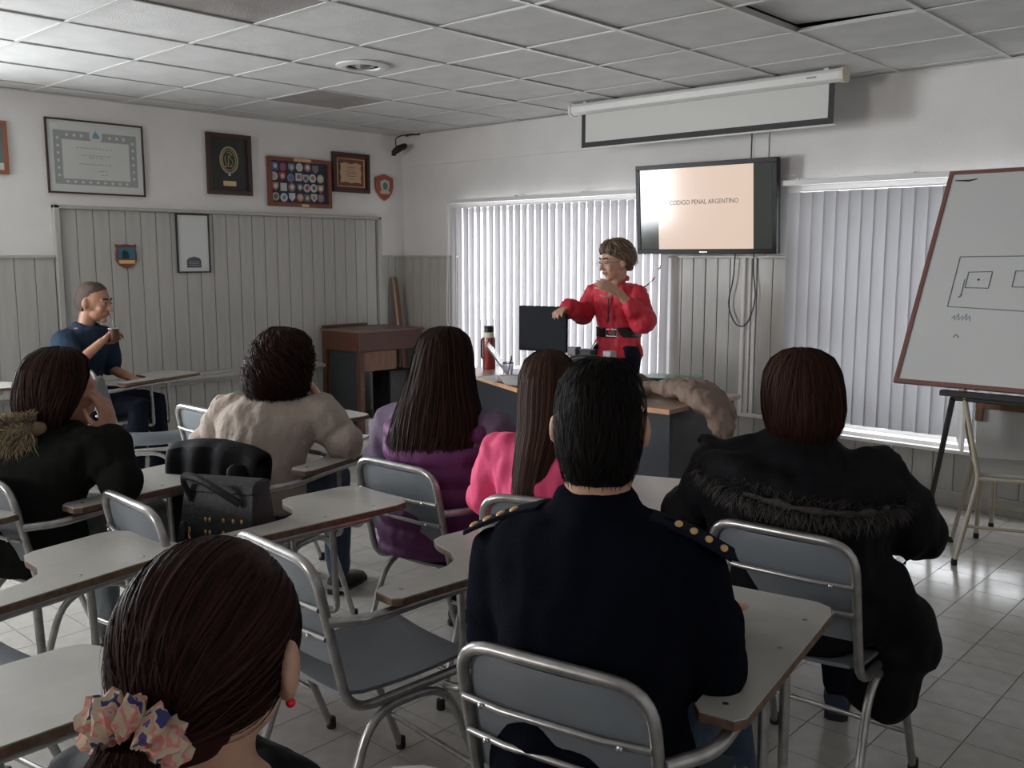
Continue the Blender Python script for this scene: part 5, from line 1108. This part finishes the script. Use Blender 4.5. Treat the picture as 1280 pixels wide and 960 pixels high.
# slicked strands running from the hairline to the tie at the nape
n = 5200; tie = Vector((.004, -.130, -.032)); cen = np.array([0, -.018, .022]); ax = np.array([.0895, .112, .106])
az = rng.uniform(-PI, PI, n); el = rng.uniform(-.35, 1.45, n); el = np.where(np.abs(az) < 2.0, np.maximum(el, .28), el)
d0 = np.stack([np.sin(az) * np.cos(el), np.cos(az) * np.cos(el), np.sin(el)], -1); d1 = (np.array(tie) - cen) / ax; d1 = d1 / np.linalg.norm(d1)
dot = np.clip((d0 * d1).sum(1), -.999, .999); om = np.arccos(dot)[:, None, None]; u = np.linspace(0, 1, 16)[None, :, None]
dd = (np.sin((1 - u) * om) * d0[:, None] + np.sin(u * om) * d1[None, None]) / np.sin(om)
rad = 1.0 + rng.uniform(0, .02, (n, 1, 1)) + .010 * np.sin(rng.uniform(0, 6, (n, 1, 1)) + u * 5)
P = cen + dd * ax * rad; N = dd / ax; N /= np.linalg.norm(N, axis=2, keepdims=True)
jit = rng.normal(size=(n, 1, 3)) * np.array([.014, .006, .016]); P = P + jit * u ** 3
ribbons('hair_strands', P, N, .0026, M['hair_auburn'], h, f.Mh)
PT = [(0.0, 0, 0, .024, .024, .024), (-.03, 0, -.012, .034, .028, .034), (-.08, -.004, -.02, .040, .03, .036), (-.15, -.008, -.014, .036, .03, .032), (-.22, -.01, -.004, .022, .02, .02), (-.26, -.01, 0, .008, .008, .008)]
Mp = f.Mh @ Matrix.Translation(tie + Vector((0, -.022, -.008)))
pt = hair(f.root, Mp, PT, M['hair_auburn'], n=900, wid=.003, wave=.003, freq=6, tlen=(.8, 1.0), t0=(0, .1), off=.004, disp=.003); pt.name = 'ponytail'
sr = MB(); R0 = .034; cnt = 90; ringc = tie + Vector((0, -.016, -.004)); nr = Vector((0, -.75, -.55)).normalized(); ua = Vector((1, 0, 0)); ub = nr.cross(ua)
rings = []
for k in range(cnt):
    a = 2 * PI * k / cnt; ctr = ringc + (ua * math.cos(a) + ub * math.sin(a)) * R0; out_ = (ua * math.cos(a) + ub * math.sin(a)); rr_ = .017 + .005 * math.sin(a * 11) + .003 * math.sin(a * 23 + 1)
    rings.append([ctr + (out_ * math.cos(g) + nr * math.sin(g)) * rr_ * (1 + .18 * math.sin(g * 5 + a * 7)) for g in [2 * PI * j / 14 for j in range(14)]])
sr.rings(rings, loop=True).xf(f.Mh); part('scrunchie', sr, M['scrunch'], f.root, True)
part('earring', MB().ellipsoid(f.Mh @ Vector((.090, -.002, -.044)), (.0055, .0055, .0055)), M['redbead'], f.root, True)

# --- black coat over the backrest of the beige woman's chair
t = thing('black_coat', 'black coat draped over the chair back behind the beige sweater', 'coat', (3.65, -3.85, 0), 16)
rows = []
for i in range(15):
    a = i / 14
    if a < .2: y, z = -.245 - .0 * a, .70 + a / .2 * .125
    elif a < .35: q = (a - .2) / .15; y, z = -.245 - .085 * q, .825 + .012 * math.sin(q * PI)
    else: q = (a - .35) / .65; y, z = -.33 - .03 * math.sin(q * 2), .825 - q * .50
    hw = .19 + .03 * math.sin(a * 5)
    rows.append([Vector((hw * (k / 12 * 2 - 1), y - .012 * math.sin(k * 1.7 + a * 2) * min(1, a * 2), z - .03 * abs(k / 6 - 1) ** 2 - (.03 * math.sin(k * 1.1) if i == 14 else 0))) for k in range(13)])
V = [p for r in rows for p in r]; N_ = len(V); F = []
for i in range(14):
    for k in range(12): a = i * 13 + k; F += [(a, a + 1, a + 14, a + 13)]
o = part('cloth', MB().add(V, F), M['blackcoat'], t, True); so = o.modifiers.new('solid', 'SOLIDIFY'); so.thickness = .022; so.offset = 0; sb = o.modifiers.new('sub', 'SUBSURF'); sb.levels = 1; sb.render_levels = 1
part('sleeve', MB().tube(spline([(.16, -.37, .74), (.20, -.38, .66), (.22, -.40, .55), (.205, -.41, .45)], 4), .045, 12, flat=.6, round_ends=True), M['blackcoat'], t, True)
# small white-panelled school table beyond the school chair
t = thing('school_table', 'white-panelled school table with brown edge, at right beneath the whiteboard', 'table', (5.60, -.50, 0), 0)
part('tabletop', MB().box(-.33, .40, -.12, .20, .715, .735), M['lam'], t); part('brown_edge', MB().box(-.335, .405, -.128, -.12, .708, .742), M['woodmid'], t)
part('front_panel', MB().box(-.33, .40, -.11, -.095, .37, .708), M['white'], t, bevel=.002); part('bracket', MB().box(-.335, -.295, -.135, -.11, .64, .71), M['woodmid'], t, bevel=.008)
for x in (-.30, .37):
    for y in (-.09, .17):
        l = part('leg', MB().tube([(x, y, .71), (x, y, .012)], .012, 8), M['beigetube'], t, True); part('foot_cap', MB().lathe([(.014, 0), (.015, .006), (.014, .03)], (x, y, 0), 10), M['rubber'], l, True)
